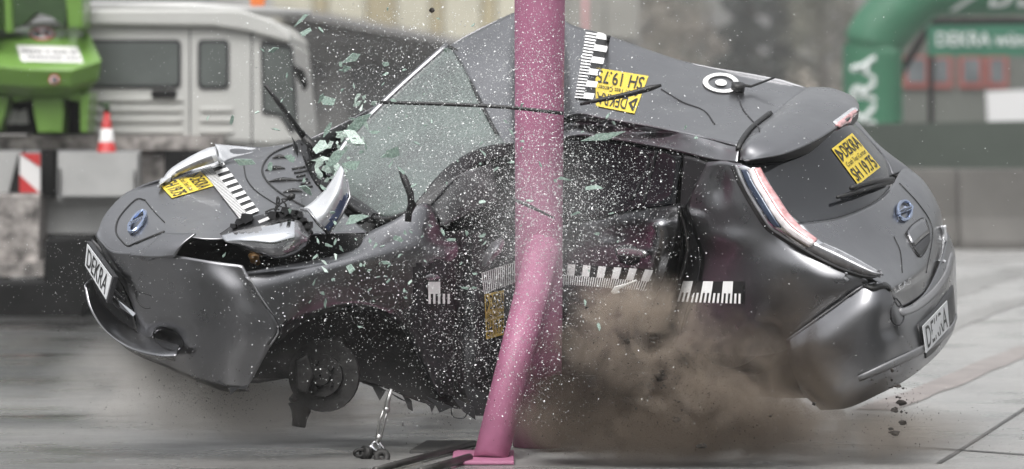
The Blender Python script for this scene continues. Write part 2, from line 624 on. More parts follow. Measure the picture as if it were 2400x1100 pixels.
# recessed fog lamp bowl
mb = MB()
n = 28
rings = []
for (s, dd) in ((1.12, 0), (1.0, .004), (.88, .05), (.6, .09), (.2, .1)):
    rr_ = []
    for i in range(n):
        a = 2 * math.pi * i / n
        x = 393 + s * (34 * math.cos(a) * .95 + 6 * math.sin(a))
        y = 795 + s * (24 * math.sin(a) + 6 * math.cos(a))
        h = on(x, y, .006)
        rr_.append(P(x, y, (h - CAM).y - CAM_D + dd * .6))
    rings.append(rr_)
vv = [q for r in rings for q in r]
mb.add(vv, [(k * n + i, k * n + (i + 1) % n, (k + 1) * n + (i + 1) % n, (k + 1) * n + i) for k in range(4) for i in range(n)])
for k in range(len(mb.f)): mb.m[k] = 0 if k >= n else 1
mb.build('fog_lamp_recess', [BLACKP, PAINT], front_bumper, True)


def seam(name, pts, parent, r=.0035, m=None, lift=.001, k=5, flat=1.0):
    pl = [on(x, y, lift) for x, y in spline_px(pts, k)]
    pl = [p for p in pl if p is not None]
    mb = MB()
    if len(pl) > 1: mb.tube(pl, r, 5, flat=flat)
    return mb.build(name, m or INK, parent, True) if mb.v else None


# fender, arch and hub
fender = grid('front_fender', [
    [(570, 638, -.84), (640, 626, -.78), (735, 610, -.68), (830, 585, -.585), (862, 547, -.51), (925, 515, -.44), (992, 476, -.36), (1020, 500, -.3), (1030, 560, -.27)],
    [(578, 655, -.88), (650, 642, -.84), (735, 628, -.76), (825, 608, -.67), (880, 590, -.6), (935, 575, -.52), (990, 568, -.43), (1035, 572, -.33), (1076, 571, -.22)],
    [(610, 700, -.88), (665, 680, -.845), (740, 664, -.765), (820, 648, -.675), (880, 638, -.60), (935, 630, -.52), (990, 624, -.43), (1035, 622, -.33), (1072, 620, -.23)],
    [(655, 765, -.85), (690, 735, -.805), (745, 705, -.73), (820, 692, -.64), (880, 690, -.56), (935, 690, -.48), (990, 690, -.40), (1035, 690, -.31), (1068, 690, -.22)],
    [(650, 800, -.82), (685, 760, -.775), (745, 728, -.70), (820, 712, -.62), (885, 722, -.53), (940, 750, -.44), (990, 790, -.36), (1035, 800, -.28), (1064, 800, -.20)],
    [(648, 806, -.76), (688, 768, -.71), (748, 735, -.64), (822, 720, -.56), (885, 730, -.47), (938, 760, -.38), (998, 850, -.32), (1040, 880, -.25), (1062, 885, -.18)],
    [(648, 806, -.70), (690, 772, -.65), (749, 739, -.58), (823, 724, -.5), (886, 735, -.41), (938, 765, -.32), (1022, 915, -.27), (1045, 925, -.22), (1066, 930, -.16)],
], None, car, k=7, dents=[(1050, 545, 40, 18, .05)], mats=[PAINT, DUSTSHADE], matfn=lambda x, y: 1 if y + 14 * noise.noise(Vector((x * .03, y * .03, 0))) > (742 - (x - 800) * .12 if x < 965 else 628 - (x - 965) * .25) else 0)  # lower and rear wing coloured dark in place of dark reflections
grid('wheel_arch_liner', [
    [(575, 640, -.55), (700, 640, -.5), (850, 620, -.35), (1000, 600, -.2), (1120, 600, .0)],
    [(600, 740, -.6), (700, 720, -.45), (850, 700, -.3), (1000, 720, -.15), (1120, 720, .05)],
    [(600, 850, -.6), (700, 840, -.45), (850, 840, -.3), (1000, 850, -.2), (1120, 860, .05)],
    [(592, 888, -.6), (690, 888, -.5), (860, 895, -.4), (1000, 945, -.3), (1130, 965, .0)],
], LINER, car, k=7, rough=.04)
# torn lower edge of the sill and arch
mb = MB()
edge = [(580, 905), (545, 908), (541, 924), (536, 908)], [(690, 885), (735, 900), (690, 910)], [(840, 880), (905, 915), (890, 940), (870, 902)], \
    [(930, 905), (965, 940), (968, 965), (956, 958), (950, 940)], [(980, 930), (1020, 950), (1012, 968), (1008, 955)], \
    [(1000, 930), (1060, 955), (1030, 968), (1020, 950)], [(1060, 930), (1110, 955), (1115, 985), (1085, 965)], [(905, 915), (960, 945), (935, 936)], \
    [(1085, 900), (1150, 930), (1150, 975), (1110, 975)], [(840, 892), (890, 900), (893, 915), (850, 898)]
for i, e in enumerate(edge):
    mb = MB()
    mb.prism(e, -.45 + .04 * (i % 5), .012, 0)
    mb.build('torn_sill_edge', BLACKP, car)

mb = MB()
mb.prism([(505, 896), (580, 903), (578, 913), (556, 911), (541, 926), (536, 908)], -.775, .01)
mb.build('torn_bumper_edge', DUSTSHADE, front_bumper)
rs = random.Random(21)
for i in range(13):
    x0 = 1300 + i * 38 + rs.uniform(-8, 8)
    w_ = rs.uniform(24, 50)
    h_ = rs.uniform(14, 60)
    mb = MB()
    mb.prism([(x0, 880), (x0 + w_, 880), (x0 + w_ * rs.uniform(.6, 1), 905 + h_ * .6), (x0 + w_ * rs.uniform(.2, .6), 915 + h_), (x0 + w_ * .1, 920)], -.1 - .02 * (i % 3), .012)
    mb.build('torn_sill_edge', BLACKP, car)
hub = MB()
hc = P(760, 880, -.55)
ax = Vector((-.25, -1, .05)).normalized()


def disc(mb, c, ax, r0, r1, t0, t1, n=32, m=0):
    u = ax.cross(Vector((0, 0, 1))).normalized()
    w_ = u.cross(ax).normalized()
    ring = lambda r, t: [c + ax * t + (u * math.cos(2 * math.pi * i / n) + w_ * math.sin(2 * math.pi * i / n)) * r for i in range(n)]
    prof = [(r0, t0), (r1, t0), (r1, t1), (r0, t1)]
    v = [p for r, t in prof for p in ring(r, t)]
    f = [(k * n + i, k * n + (i + 1) % n, ((k + 1) % 4) * n + (i + 1) % n, ((k + 1) % 4) * n + i) for k in range(4) for i in range(n)]
    mb.add(v, f, m)


disc(hub, hc, ax, .02, .148, -.012, .012)
disc(hub, hc, ax, .005, .085, -.03, .035)
disc(hub, hc, ax, .005, .04, .03, .06)
for i in range(5):
    a = 2 * math.pi * i / 5
    u = ax.cross(Vector((0, 0, 1))).normalized()
    w_ = u.cross(ax)
    p = hc + (u * math.cos(a) + w_ * math.sin(a)) * .056
    hub.tube([p + ax * .03, p + ax * .06], .008, 8)
hubo = hub.build('brake_disc', CAST, car, False)
mb = MB()
mb.prism([(690, 845), (720, 830), (735, 880), (720, 925), (695, 915)], -.66, .09)
mb.build('brake_caliper', CAST, hubo, bevel=.01)
mb = MB()
mb.tube([P(700, 940, -.5), P(706, 965, -.5), P(700, 1000, -.5)], [.045, .04, .028], 10)
mb.tube([P(690, 945, -.5), P(740, 880, -.45), P(800, 800, -.35)], [.03, .03, .035], 8)
mb.tube([P(770, 880, -.5), P(850, 830, -.2), P(960, 860, .1)], [.03, .022, .022], 8)
mb.build('suspension_arm', CAST, hubo, True)

# cabin: dark hollow and everything seen through the broken glass
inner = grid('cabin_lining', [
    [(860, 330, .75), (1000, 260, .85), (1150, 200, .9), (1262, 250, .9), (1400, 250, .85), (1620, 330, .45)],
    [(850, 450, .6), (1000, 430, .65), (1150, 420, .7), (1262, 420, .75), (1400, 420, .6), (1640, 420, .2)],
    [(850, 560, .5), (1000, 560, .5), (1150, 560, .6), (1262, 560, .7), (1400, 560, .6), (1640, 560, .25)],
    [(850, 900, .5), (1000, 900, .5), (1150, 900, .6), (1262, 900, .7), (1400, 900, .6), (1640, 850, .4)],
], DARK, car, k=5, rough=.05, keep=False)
mb = MB()
mb.tube([P(1340, 500, .35), P(1345, 400, .4), P(1350, 350, .42)], [.12, .13, .08], 12, flat=.6)
mb.tube([P(1420, 500, .45), P(1425, 420, .5), P(1430, 360, .5)], [.12, .12, .07], 12, flat=.6)
mb.build('seat_back', TRIM, car, True)

windshield_net = [
    [(772, 395, .72), (798, 452, .45), (850, 497, .1), (920, 506, -.15), (978, 478, -.3)],
    [(835, 312, .8), (872, 352, .54), (925, 398, .22), (985, 418, -.05), (1035, 412, -.18)],
    [(930, 218, .88), (968, 268, .64), (1018, 318, .38), (1075, 352, .12), (1115, 365, -.02)],
    [(1052, 108, .98), (1086, 160, .74), (1126, 235, .48), (1158, 300, .24), (1192, 346, .05)],
]


def glass_broken():
    m = bpy.data.materials.new('shattered_laminated_glass')
    m.use_nodes = True
    nt = m.node_tree
    b = nt.nodes['Principled BSDF']
    tc = nt.nodes.new('ShaderNodeTexCoord')
    vo = nt.nodes.new('ShaderNodeTexVoronoi')
    vo.feature = 'DISTANCE_TO_EDGE'
    vo.inputs['Scale'].default_value = 55
    nt.links.new(tc.outputs['Object'], vo.inputs['Vector'])
    vr = nt.nodes.new('ShaderNodeMapRange')
    vr.inputs['From Max'].default_value = .10
    vr.inputs['To Min'].default_value = 1
    vr.inputs['To Max'].default_value = 0
    nt.links.new(vo.outputs['Distance'], vr.inputs['Value'])
    n = nt.nodes.new('ShaderNodeTexNoise')
    n.inputs['Scale'].default_value = 3.2
    n.inputs['Detail'].default_value = 4
    nt.links.new(tc.outputs['Object'], n.inputs['Vector'])
    r = nt.nodes.new('ShaderNodeValToRGB')
    r.color_ramp.elements[0].position, r.color_ramp.elements[0].color = .35, (.055, .06, .059, 1)
    r.color_ramp.elements[1].position, r.color_ramp.elements[1].color = .68, (.095, .118, .108, 1)
    nt.links.new(n.outputs[0], r.inputs['Fac'])
    mx = nt.nodes.new('ShaderNodeMix')
    mx.data_type = 'RGBA'
    nt.links.new(vr.outputs[0], mx.inputs['Factor'])
    nt.links.new(r.outputs[0], mx.inputs['A'])
    mx.inputs['B'].default_value = (.17, .20, .187, 1)
    nt.links.new(mx.outputs['Result'], b.inputs['Base Color'])
    b.inputs['Roughness'].default_value = .32
    b.inputs['Coat Weight'].default_value = .1
    bp = nt.nodes.new('ShaderNodeBump')
    bp.inputs['Strength'].default_value = .35
    bp.inputs['Distance'].default_value = .004
    nt.links.new(vo.outputs['Distance'], bp.inputs['Height'])
    nt.links.new(bp.outputs[0], b.inputs['Normal'])
    return m


GLASSB = glass_broken()
windshield = grid('windshield', windshield_net, GLASSB, car, k=10, rough=.012, freq=2.2, thick=.005)
# far windscreen pillar along the skyline, near pillar torn and dark
mb = MB()
mb.tube([P(*p) for p in spline_px([(768, 402, .75), (832, 312, .83), (928, 216, .91), (1050, 107, 1.0)], 6)], .018, 8)
mb.build('windshield_pillar', PAINT, car, True)
grid('windshield_pillar', [
    [(952, 500, -.32), (985, 462, -.3), (1040, 398, -.18), (1112, 352, -.02), (1190, 335, .06), (1240, 345, .16)],
    [(985, 510, -.33), (1010, 482, -.32), (1065, 425, -.22), (1120, 385, -.06), (1190, 365, .04), (1240, 375, .15)],
], BLACKP, car, k=6, rough=.01)
grid('cowl_corner', [
    [(990, 475, -.33), (1030, 440, -.27), (1085, 405, -.16), (1150, 385, -.02)],
    [(1020, 500, -.33), (1060, 470, -.27), (1110, 440, -.16), (1160, 420, -.02)],
    [(1040, 530, -.3), (1080, 510, -.22), (1120, 490, -.12), (1170, 470, .0)],
], mat('dusty_grey_plastic', (.07, .07, .072), .6, var=.5, scale=12), car, k=6, rough=.035)

# roof, in one sheet with the valley the pole presses into it
roof = grid('roof', [
    [(1052, 108, .98), (1086, 160, .74), (1126, 235, .48), (1158, 300, .24), (1192, 346, .05)],
    [(1125, 70, 1.02), (1148, 122, .78), (1172, 200, .53), (1188, 275, .3), (1210, 346, .12)],
    [(1196, 33, 1.05), (1198, 100, .82), (1202, 190, .58), (1206, 270, .36), (1212, 350, .16)],
    [(1235, 24, 1.12), (1235, 95, 1.0), (1235, 190, .78), (1235, 270, .55), (1235, 350, .3)],
    [(1262, 26, 1.14), (1262, 95, 1.04), (1262, 185, .84), (1262, 265, .6), (1262, 340, .34)],
    [(1310, 40, 1.08), (1310, 100, .95), (1310, 165, .74), (1310, 230, .5), (1312, 290, .26)],
    [(1345, 60, .98), (1342, 112, .78), (1344, 162, .58), (1347, 215, .36), (1350, 264, .13)],
    [(1430, 85, .93), (1425, 130, .72), (1420, 180, .5), (1415, 228, .28), (1410, 276, .03)],
    [(1600, 143, .85), (1590, 180, .6), (1570, 218, .32), (1550, 258, .06), (1530, 297, -.14)],
    [(1760, 180, .76), (1745, 215, .48), (1715, 252, .18), (1680, 287, -.08), (1640, 320, -.31)],
    [(1896, 207, .68), (1860, 237, .38), (1812, 274, .04), (1768, 308, -.24), (1732, 342, -.48)],
], PAINT, car, k=8, dents=[(1590, 245, 60, 14, .05), (1660, 290, 26, 40, .03), (1500, 235, 80, 25, -.03), (1740, 250, 14, 50, .03), (1520, 130, 60, 20, -.03)], rough=.004)

# upper side rail with the buckle under the roof edge
rail = grid('roof_rail', [
    [(1300, 290, .22), (1350, 266, .12), (1410, 278, .02), (1530, 299, -.15), (1640, 322, -.32), (1700, 338, -.42), (1733, 346, -.49)],
    [(1300, 310, .26), (1350, 288, .16), (1410, 298, .08), (1530, 318, -.12), (1640, 338, -.34), (1695, 352, -.44), (1730, 362, -.51)],
    [(1300, 330, .22), (1350, 318, .12), (1430, 326, .02), (1530, 342, -.15), (1610, 360, -.3), (1670, 374, -.42), (1728, 380, -.53)],
], PAINT, car, k=8, dents=[(1545, 308, 40, 9, .06), (1420, 290, 60, 9, .05)], rough=.008)

rear_side_glass = grid('side_window', [
    [(1325, 330, .16), (1420, 332, .06), (1520, 348, -.09), (1598, 364, -.24)],
    [(1320, 420, .17), (1420, 420, .08), (1520, 420, -.07), (1588, 425, -.22)],
    [(1315, 525, .17), (1400, 512, .08), (1500, 492, -.06), (1582, 484, -.2)],
], GLASSD, car, k=6)
seam('window_divider', [(1540, 352), (1522, 420), (1505, 492)], rear_side_glass, .007, TRIM)
seam('window_trim', [(1330, 326), (1420, 330), (1520, 346), (1600, 363), (1660, 381)], car, .007, INK, .003)
seam('reflected_pillar', [(1500, 350), (1520, 385), (1480, 470)], rear_side_glass, .006, TRIM)
grid('quarter_window', [
    [(1602, 364, -.28), (1632, 372, -.345), (1660, 384, -.4)],
    [(1598, 420, -.27), (1622, 425, -.32), (1648, 420, -.37)],
    [(1594, 486, -.25), (1602, 488, -.27), (1612, 480, -.29)],
], BLACKP, car, k=6)

quarter = grid('rear_quarter_panel', [
    [(1658, 380, -.40), (1680, 378, -.45), (1700, 377, -.48), (1718, 380, -.51), (1737, 384, -.55)],
    [(1612, 476, -.30), (1665, 472, -.42), (1712, 472, -.52), (1748, 472, -.58), (1778, 472, -.63)],
    [(1625, 540, -.29), (1692, 545, -.46), (1752, 548, -.58), (1802, 552, -.66), (1842, 562, -.71)],
    [(1642, 610, -.32), (1730, 615, -.54), (1810, 620, -.695), (1880, 622, -.78), (1942, 622, -.815)],
    [(1625, 690, -.31), (1720, 690, -.525), (1820, 690, -.71), (1930, 680, -.82), (2034, 664, -.855)],
    [(1590, 765, -.26), (1690, 768, -.46), (1780, 775, -.62), (1850, 778, -.715), (1930, 742, -.785)],
    [(1570, 820, -.25), (1680, 830, -.42), (1770, 835, -.55), (1830, 825, -.65), (1852, 806, -.7)],
], PAINT, car, k=8, dents=[(1690, 440, 26, 40, .035), (1700, 560, 60, 26, -.025)])

rear_door = grid('rear_door', [
    [(1290, 535, .2), (1400, 514, .08), (1480, 496, -.05), (1545, 486, -.2), (1590, 480, -.22)],
    [(1290, 575, .16), (1400, 560, .0), (1480, 535, -.14), (1545, 522, -.30), (1592, 520, -.29)],
    [(1290, 600, .14), (1400, 595, -.03), (1480, 580, -.18), (1540, 570, -.32), (1582, 575, -.29)],
    [(1290, 645, .13), (1400, 640, -.03), (1470, 640, -.16), (1525, 640, -.26), (1556, 645, -.23)],
    [(1290, 730, .15), (1400, 728, .0), (1460, 728, -.1), (1500, 735, -.14), (1520, 745, -.12)],
    [(1290, 880, .2), (1400, 880, .06), (1460, 870, -.02), (1500, 865, -.05), (1520, 860, -.05)],
], PAINT, car, k=8, dents=[(1530, 520, 40, 22, -.04), (1440, 550, 40, 20, .03)], rough=.006)
grid('door_jamb', [
    [(1588, 478, -.21), (1590, 478, -.2), (1600, 480, -.24), (1612, 476, -.3)],
    [(1588, 545, -.25), (1597, 548, -.12), (1615, 548, -.2), (1634, 550, -.3)],
    [(1560, 640, -.2), (1585, 640, -.05), (1618, 640, -.18), (1640, 635, -.32)],
    [(1522, 742, -.12), (1555, 735, .02), (1590, 735, -.14), (1612, 720, -.31)],
    [(1510, 840, -.05), (1535, 835, .05), (1560, 835, -.1), (1580, 830, -.24)],
], BLACKP, car, k=7)
seam('door_seal', [(1592, 482), (1610, 545), (1612, 600), (1590, 680)], car, .011, PAINT, .004)

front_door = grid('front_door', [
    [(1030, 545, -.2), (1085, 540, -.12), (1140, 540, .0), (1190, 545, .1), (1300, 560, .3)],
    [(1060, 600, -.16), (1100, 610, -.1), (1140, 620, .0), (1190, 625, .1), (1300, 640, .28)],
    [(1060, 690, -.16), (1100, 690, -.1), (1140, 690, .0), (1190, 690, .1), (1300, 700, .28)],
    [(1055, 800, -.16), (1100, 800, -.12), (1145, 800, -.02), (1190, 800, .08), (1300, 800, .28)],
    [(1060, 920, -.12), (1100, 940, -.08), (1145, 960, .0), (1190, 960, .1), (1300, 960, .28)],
], DUSTSHADE, car, k=7, rough=.035, dents=[(1090, 720, 14, 200, .06)])

# hidden far flank and floor, so the shell is closed
far_top = [(226, 552, -.18), (300, 452, .16), (500, 388, .5), (703, 336, .92), (930, 220, .9), (1052, 110, 1.0), (1200, 34, 1.07), (1262, 28, 1.16), (1345, 62, 1.0), (1600, 145, .87), (1896, 209, .7), (2060, 350, .56), (2205, 560, .56)]
far_mid = [(250, 620, .0), (330, 560, .4), (520, 520, .8), (720, 520, 1.15), (930, 480, 1.3), (1052, 470, 1.38), (1200, 460, 1.45), (1262, 460, 1.5), (1345, 460, 1.42), (1600, 470, 1.2), (1896, 500, .98), (2060, 560, .76), (2215, 640, .62)]
far_low = [(270, 700, .0), (380, 720, .35), (540, 740, .75), (720, 770, 1.05), (930, 800, 1.2), (1052, 810, 1.28), (1200, 815, 1.35), (1262, 815, 1.4), (1345, 815, 1.32), (1600, 800, 1.1), (1896, 780, .9), (2060, 770, .7), (2205, 740, .55)]
near_low = [(285, 780, -.3), (400, 850, -.5), (570, 895, -.6), (720, 880, -.4), (930, 900, -.3), (1052, 930, -.1), (1200, 945, .15), (1262, 945, .2), (1345, 940, .15), (1600, 920, -.1), (1900, 930, -.6), (2060, 900, -.6), (2200, 800, .0)]
grid('far_side_body', [far_top, far_mid, far_low], PAINT, car, k=4, keep=False)
grid('underbody', [far_low, [tuple((a + b) / 2 for a, b in zip(p, q)) for p, q in zip(far_low, near_low)], near_low], LINER, car, k=4, rough=.03, keep=False)
rear_wheel = MB()
wc = P(1730, 760, .25)
wax = Vector((-.5, -1, .1)).normalized()
disc(rear_wheel, wc, wax, .19, .25, -.1, .1, 36, 0)
disc(rear_wheel, wc, wax, .02, .19, -.06, .05, 36, 1)
rear_wheel.build('rear_wheel', [RUBBER, STEEL], car, False)

# tail: rear window, tailgate, spoiler, lamp, bumper
rear_window = grid('rear_window', [
    [(1758, 372, -.575), (1850, 352, -.42), (1930, 316, -.22), (1985, 292, .05), (2000, 284, .42)],
    [(1795, 435, -.64), (1880, 410, -.46), (1965, 372, -.23), (2025, 345, .06), (2046, 335, .42)],
    [(1835, 490, -.69), (1920, 468, -.5), (2005, 432, -.24), (2062, 398, .08), (2080, 376, .42)],
    [(1874, 525, -.73), (1960, 513, -.53), (2042, 481, -.26), (2086, 441, .1), (2095, 410, .42)],
], GLASSD, car, k=8)
grid('window_frame', [
    [(1998, 284, .40), (2004, 280, .5), (2010, 284, .6)],
    [(2045, 334, .40), (2056, 336, .5), (2064, 345, .58)],
    [(2079, 376, .40), (2098, 374, .5), (2112, 380, .56)],
    [(2094, 412, .38), (2120, 408, .48), (2140, 402, .55)],
], PAINT, rear_window, k=6)
tailgate = grid('tailgate', [
    [(1872, 524, -.735), (1960, 512, -.535), (2041, 480, -.265), (2088, 438, .1), (2112, 400, .42), (2130, 394, .56)],
    [(1926, 580, -.80), (2008, 565, -.57), (2082, 530, -.27), (2132, 490, .08), (2160, 445, .38), (2168, 428, .56)],
    [(2000, 628, -.85), (2066, 610, -.58), (2128, 580, -.27), (2172, 545, .08), (2194, 500, .38), (2202, 488, .54)],
    [(2074, 670, -.83), (2112, 655, -.6), (2158, 628, -.27), (2190, 590, .08), (2205, 555, .38), (2211, 543, .52)],
    [(2092, 692, -.78), (2124, 680, -.55), (2165, 652, -.23), (2195, 612, .1), (2208, 580, .38), (2214, 568, .5)],
    [(2106, 722, -.70), (2136, 708, -.50), (2172, 680, -.2), (2198, 640, .12), (2210, 606, .38), (2216, 592, .48)],
], PAINT, car, k=8, dents=[(2152, 556, 22, 30, .03)])
seam('crease', [(2108, 430), (2150, 475), (2180, 520), (2185, 560), (2170, 640)], tailgate, .0025)
seam('crease', [(2095, 555), (2110, 590), (2115, 640)], tailgate, .002)
spoiler = grid('spoiler', [
    [(1735, 376, -.56), (1738, 345, -.52), (1768, 303, -.25), (1812, 268, .04), (1858, 230, .36), (1896, 204, .68)],
    [(1738, 374, -.60), (1760, 335, -.56), (1806, 296, -.32), (1858, 260, -.02), (1905, 226, .32), (1950, 207, .68)],
    [(1742, 374, -.64), (1800, 350, -.58), (1860, 316, -.38), (1925, 276, -.05), (1975, 244, .28), (1998, 226, .66)],
    [(1745, 376, -.66), (1830, 363, -.56), (1900, 335, -.38), (1958, 300, -.12), (2008, 262, .28), (2014, 246, .6)],
], PAINT, car, k=8)
grid('spoiler_underside', [
    [(1745, 377, -.655), (1830, 364, -.555), (1900, 336, -.375), (1958, 301, -.115), (2008, 264, .285), (2013, 250, .6)],
    [(1750, 384, -.60), (1845, 376, -.48), (1918, 350, -.28), (1975, 316, .0), (2008, 284, .32), (2012, 270, .6)],
], BLACKP, spoiler, k=6)
seam('spoiler_gap', [(1733, 378), (1733, 345), (1760, 305), (1805, 268)], spoiler, .013, INK, .004)


def surf_strip(name, L, Rr, mats, parent, k=6, lift=.012, thick=.012, across=4, matfn=None, bulge=.0):
    """a strip between two pixel lines laid on the body"""
    a, b = spline_px(L, k), spline_px(Rr, k)
    rows = []
    for p, q in zip(a, b):
        rows.append([(p[0] + (q[0] - p[0]) * t / across, p[1] + (q[1] - p[1]) * t / across) for t in range(across + 1)])
    flat = [c for r in rows for c in r]
    pts = proj_many(flat, lift)
    n = across + 1
    if bulge:
        for i in range(len(rows)):
            for j in range(n):
                t = j / across
                pts[i * n + j] = pts[i * n + j] + (CAM - pts[i * n + j]).normalized() * bulge * 4 * t * (1 - t)
    f, mi = [], []
    for i in range(len(rows) - 1):
        for j in range(across):
            f.append((i * n + j, i * n + j + 1, (i + 1) * n + j + 1, (i + 1) * n + j))
            mi.append(matfn(i / (len(rows) - 1), j / across) if matfn else 0)
    nn = (pts[f[0][1]] - pts[f[0][0]]).cross(pts[f[0][2]] - pts[f[0][0]])
    if nn.dot(CAM - pts[0]) < 0: f = [q[::-1] for q in f]
    o = mesh_obj(name, pts, f, mats, parent, True, mi)
    s = o.modifiers.new('thickness', 'SOLIDIFY')
    s.thickness = thick
    s.offset = -1
    return o


rear_bumper = grid('rear_bumper', [
    [(1842, 800, -.74), (1935, 735, -.82), (2032, 666, -.87), (2080, 672, -.84), (2108, 722, -.74), (2165, 690, -.3), (2206, 612, .12), (2222, 545, .52)],
    [(1848, 830, -.78), (1945, 780, -.87), (2035, 720, -.91), (2085, 735, -.86), (2118, 748, -.76), (2178, 712, -.3), (2222, 646, .14), (2238, 590, .56)],
    [(1858, 870, -.79), (1955, 840, -.88), (2048, 800, -.91), (2100, 795, -.84), (2135, 785, -.72), (2188, 740, -.28), (2230, 685, .16), (2241, 650, .56)],
    [(1880, 920, -.77), (1970, 908, -.85), (2060, 875, -.87), (2110, 850, -.8), (2150, 830, -.68), (2200, 788, -.28), (2236, 740, .14), (2243, 705, .54)],
    [(1905, 945, -.75), (1978, 935, -.82), (2062, 902, -.83), (2112, 876, -.77), (2155, 850, -.64), (2202, 808, -.28), (2236, 762, .12), (2243, 725, .5)],
    [(1924, 962, -.7), (1988, 956, -.76), (2065, 922, -.76), (2115, 896, -.7), (2158, 866, -.58), (2202, 826, -.26), (2233, 780, .1), (2242, 740, .46)],
], PAINT, car, k=8, dents=[(2080, 770, 26, 30, .02), (1870, 900, 30, 60, .04)])
# step ledge on top of the bumper
surf_strip('bumper_step', [(2106, 722), (2140, 712), (2180, 682), (2212, 640), (2228, 590)], [(2116, 742), (2152, 728), (2192, 694), (2222, 650), (2234, 600)], GREYP, rear_bumper, lift=.006, thick=.02, bulge=.006)
surf_strip('diffuser_lip', [(2010, 880), (2100, 838), (2180, 800), (2225, 765), (2240, 735)], [(2014, 894), (2105, 856), (2184, 815), (2226, 780), (2240, 748)], GREYP, rear_bumper, lift=.006, thick=.01, bulge=.006)
surf_strip('plate_recess', [(2150, 762), (2180, 735), (2215, 690), (2232, 668)], [(2168, 840), (2190, 822), (2222, 778), (2238, 745)], BLACKP, rear_bumper, lift=.004, thick=.01)
seam('bumper_edge', [(1845, 797), (1935, 733), (2030, 666)], rear_bumper, .004, GREYP, .004)
seam('reflector_ring', [(2100, 700), (2088, 725), (2092, 755), (2108, 762), (2118, 745), (2112, 715), (2100, 700)], rear_bumper, .003, TRIM)

LO = [(1721, 387, -.56), (1735, 423, -.60), (1757, 464, -.64), (1782, 505, -.69), (1802, 534, -.71), (1822, 549, -.73), (1868, 578, -.77), (1932, 614, -.82), (1986, 637, -.86), (2041, 651, -.89), (2067, 646, -.88)]
LI = [(1782, 387, -.61), (1805, 432, -.66), (1828, 468, -.70), (1846, 495, -.73), (1860, 515, -.75), (1880, 533, -.77), (1923, 564, -.80), (1968, 585, -.84), (2012, 608, -.87), (2052, 631, -.89), (2068, 640, -.885)]
def lmix(t, push): return [tuple(a_ + (b_ - a_) * t for a_, b_ in zip(p, q))[:2] + (p[2] + (q[2] - p[2]) * t - push,) for p, q in zip(LO, LI)]
lnet = [[c_[i] for c_ in (LO, lmix(.3, .028), lmix(.7, .034), LI)] for i in range(len(LO))]
def lamp_slot(x, y):
    return 0
lamp = grid('tail_light', lnet, None, car, k=5, thick=.02, mats=[CHROME, LENSD, LENS])
nr_, nc_ = (len(LO) - 1) * 5, 15
for ii, pl_ in enumerate(lamp.data.polygons):
    i_, j_ = (ii // nr_, ii % nr_)      # column across, row along
    t_, s_ = i_ / nc_, j_ / nr_
    pl_.material_index = (2 if t_ < .1 or t_ > .93 else 1) if s_ > .6 else (2 if t_ < .12 else 0)
surf_strip('lamp_panel', [(1737, 398), (1750, 430), (1769, 464), (1793, 502), (1815, 532)], [(1751, 398), (1766, 430), (1787, 464), (1810, 502), (1830, 534)], BLUEL, lamp, lift=.004, thick=.004)
surf_strip('lamp_led_strip', [(1753, 396), (1768, 430), (1789, 464), (1812, 502), (1836, 534), (1862, 556), (1900, 578)], [(1765, 396), (1782, 430), (1803, 464), (1826, 500), (1850, 528), (1876, 549), (1910, 570)], WHITELENS, lamp, lift=.004, thick=.004)
surf_strip('lamp_red_strip', [(1766, 396), (1783, 430), (1804, 464), (1827, 500), (1851, 528), (1877, 549), (1908, 570)], [(1781, 394), (1801, 430), (1824, 464), (1845, 497), (1864, 520), (1886, 540), (1916, 562)], REDL, lamp, lift=.004, thick=.004)
grid('lamp_seal', [[(x - 9, y + 3, d + .02), (x + 4, y, d - .002)] for x, y, d in LO], INK, lamp, k=4, keep=False)
mb = MB()
mb.tube([on(1985, 640, .02), on(1982, 652, .02), on(1988, 658, .02)], .008, 6)
mb.build('lamp_clip', LENS, lamp, True)
surf_strip('lamp_pocket', [(2020, 660), (2045, 668), (2072, 664), (2085, 672)], [(2024, 672), (2048, 682), (2075, 676), (2088, 684)], INK, car, lift=.006, thick=.004, across=2)
# far tail lamp sliver and centre brake lamp
surf_strip('tail_light', [(2203, 530), (2208, 560), (2206, 590), (2200, 612)], [(2212, 528), (2214, 560), (2211, 592), (2206, 614)], LENS, car, lift=.01, thick=.01, across=2)
surf_strip('brake_light', [(1952, 287), (1975, 270), (1994, 256), (2007, 255)], [(1968, 300), (1986, 286), (2002, 271), (2010, 262)], [REDL, LENS], spoiler, lift=.006, thick=.01, across=5, matfn=lambda s, t: 0 if t > .35 and s < .85 else 1, bulge=.003)
# rear wiper, handle
mb = MB()
mb.tube([on(x, y, .02) for x, y in spline_px([(2082, 428), (2060, 436), (2020, 450), (1992, 460), (1955, 470)], 4)], [.012] * 6 + [.01] * 5 + [.007] * 6, 6)
mb.tube([on(x, y, .026) for x, y in spline_px([(2080, 426), (2030, 436), (1985, 450)], 4)], .011, 6)
mb.build('window_wiper', INK, rear_window, True)
surf_strip('tailgate_handle', [(2124, 545), (2136, 530), (2152, 518), (2163, 514)], [(2140, 578), (2150, 568), (2164, 556), (2174, 548)], PAINT, tailgate, lift=.010, thick=.02, bulge=.012)
surf_strip('handle_recess', [(2140, 580), (2152, 568), (2166, 556), (2176, 548)], [(2153, 602), (2160, 596), (2172, 580), (2178, 566)], BLACKP, tailgate, lift=.006, thick=.004)
seam('handle_edge', [(2122, 548), (2152, 602), (2172, 582), (2178, 545), (2165, 512), (2138, 528), (2122, 548)], tailgate, .003)

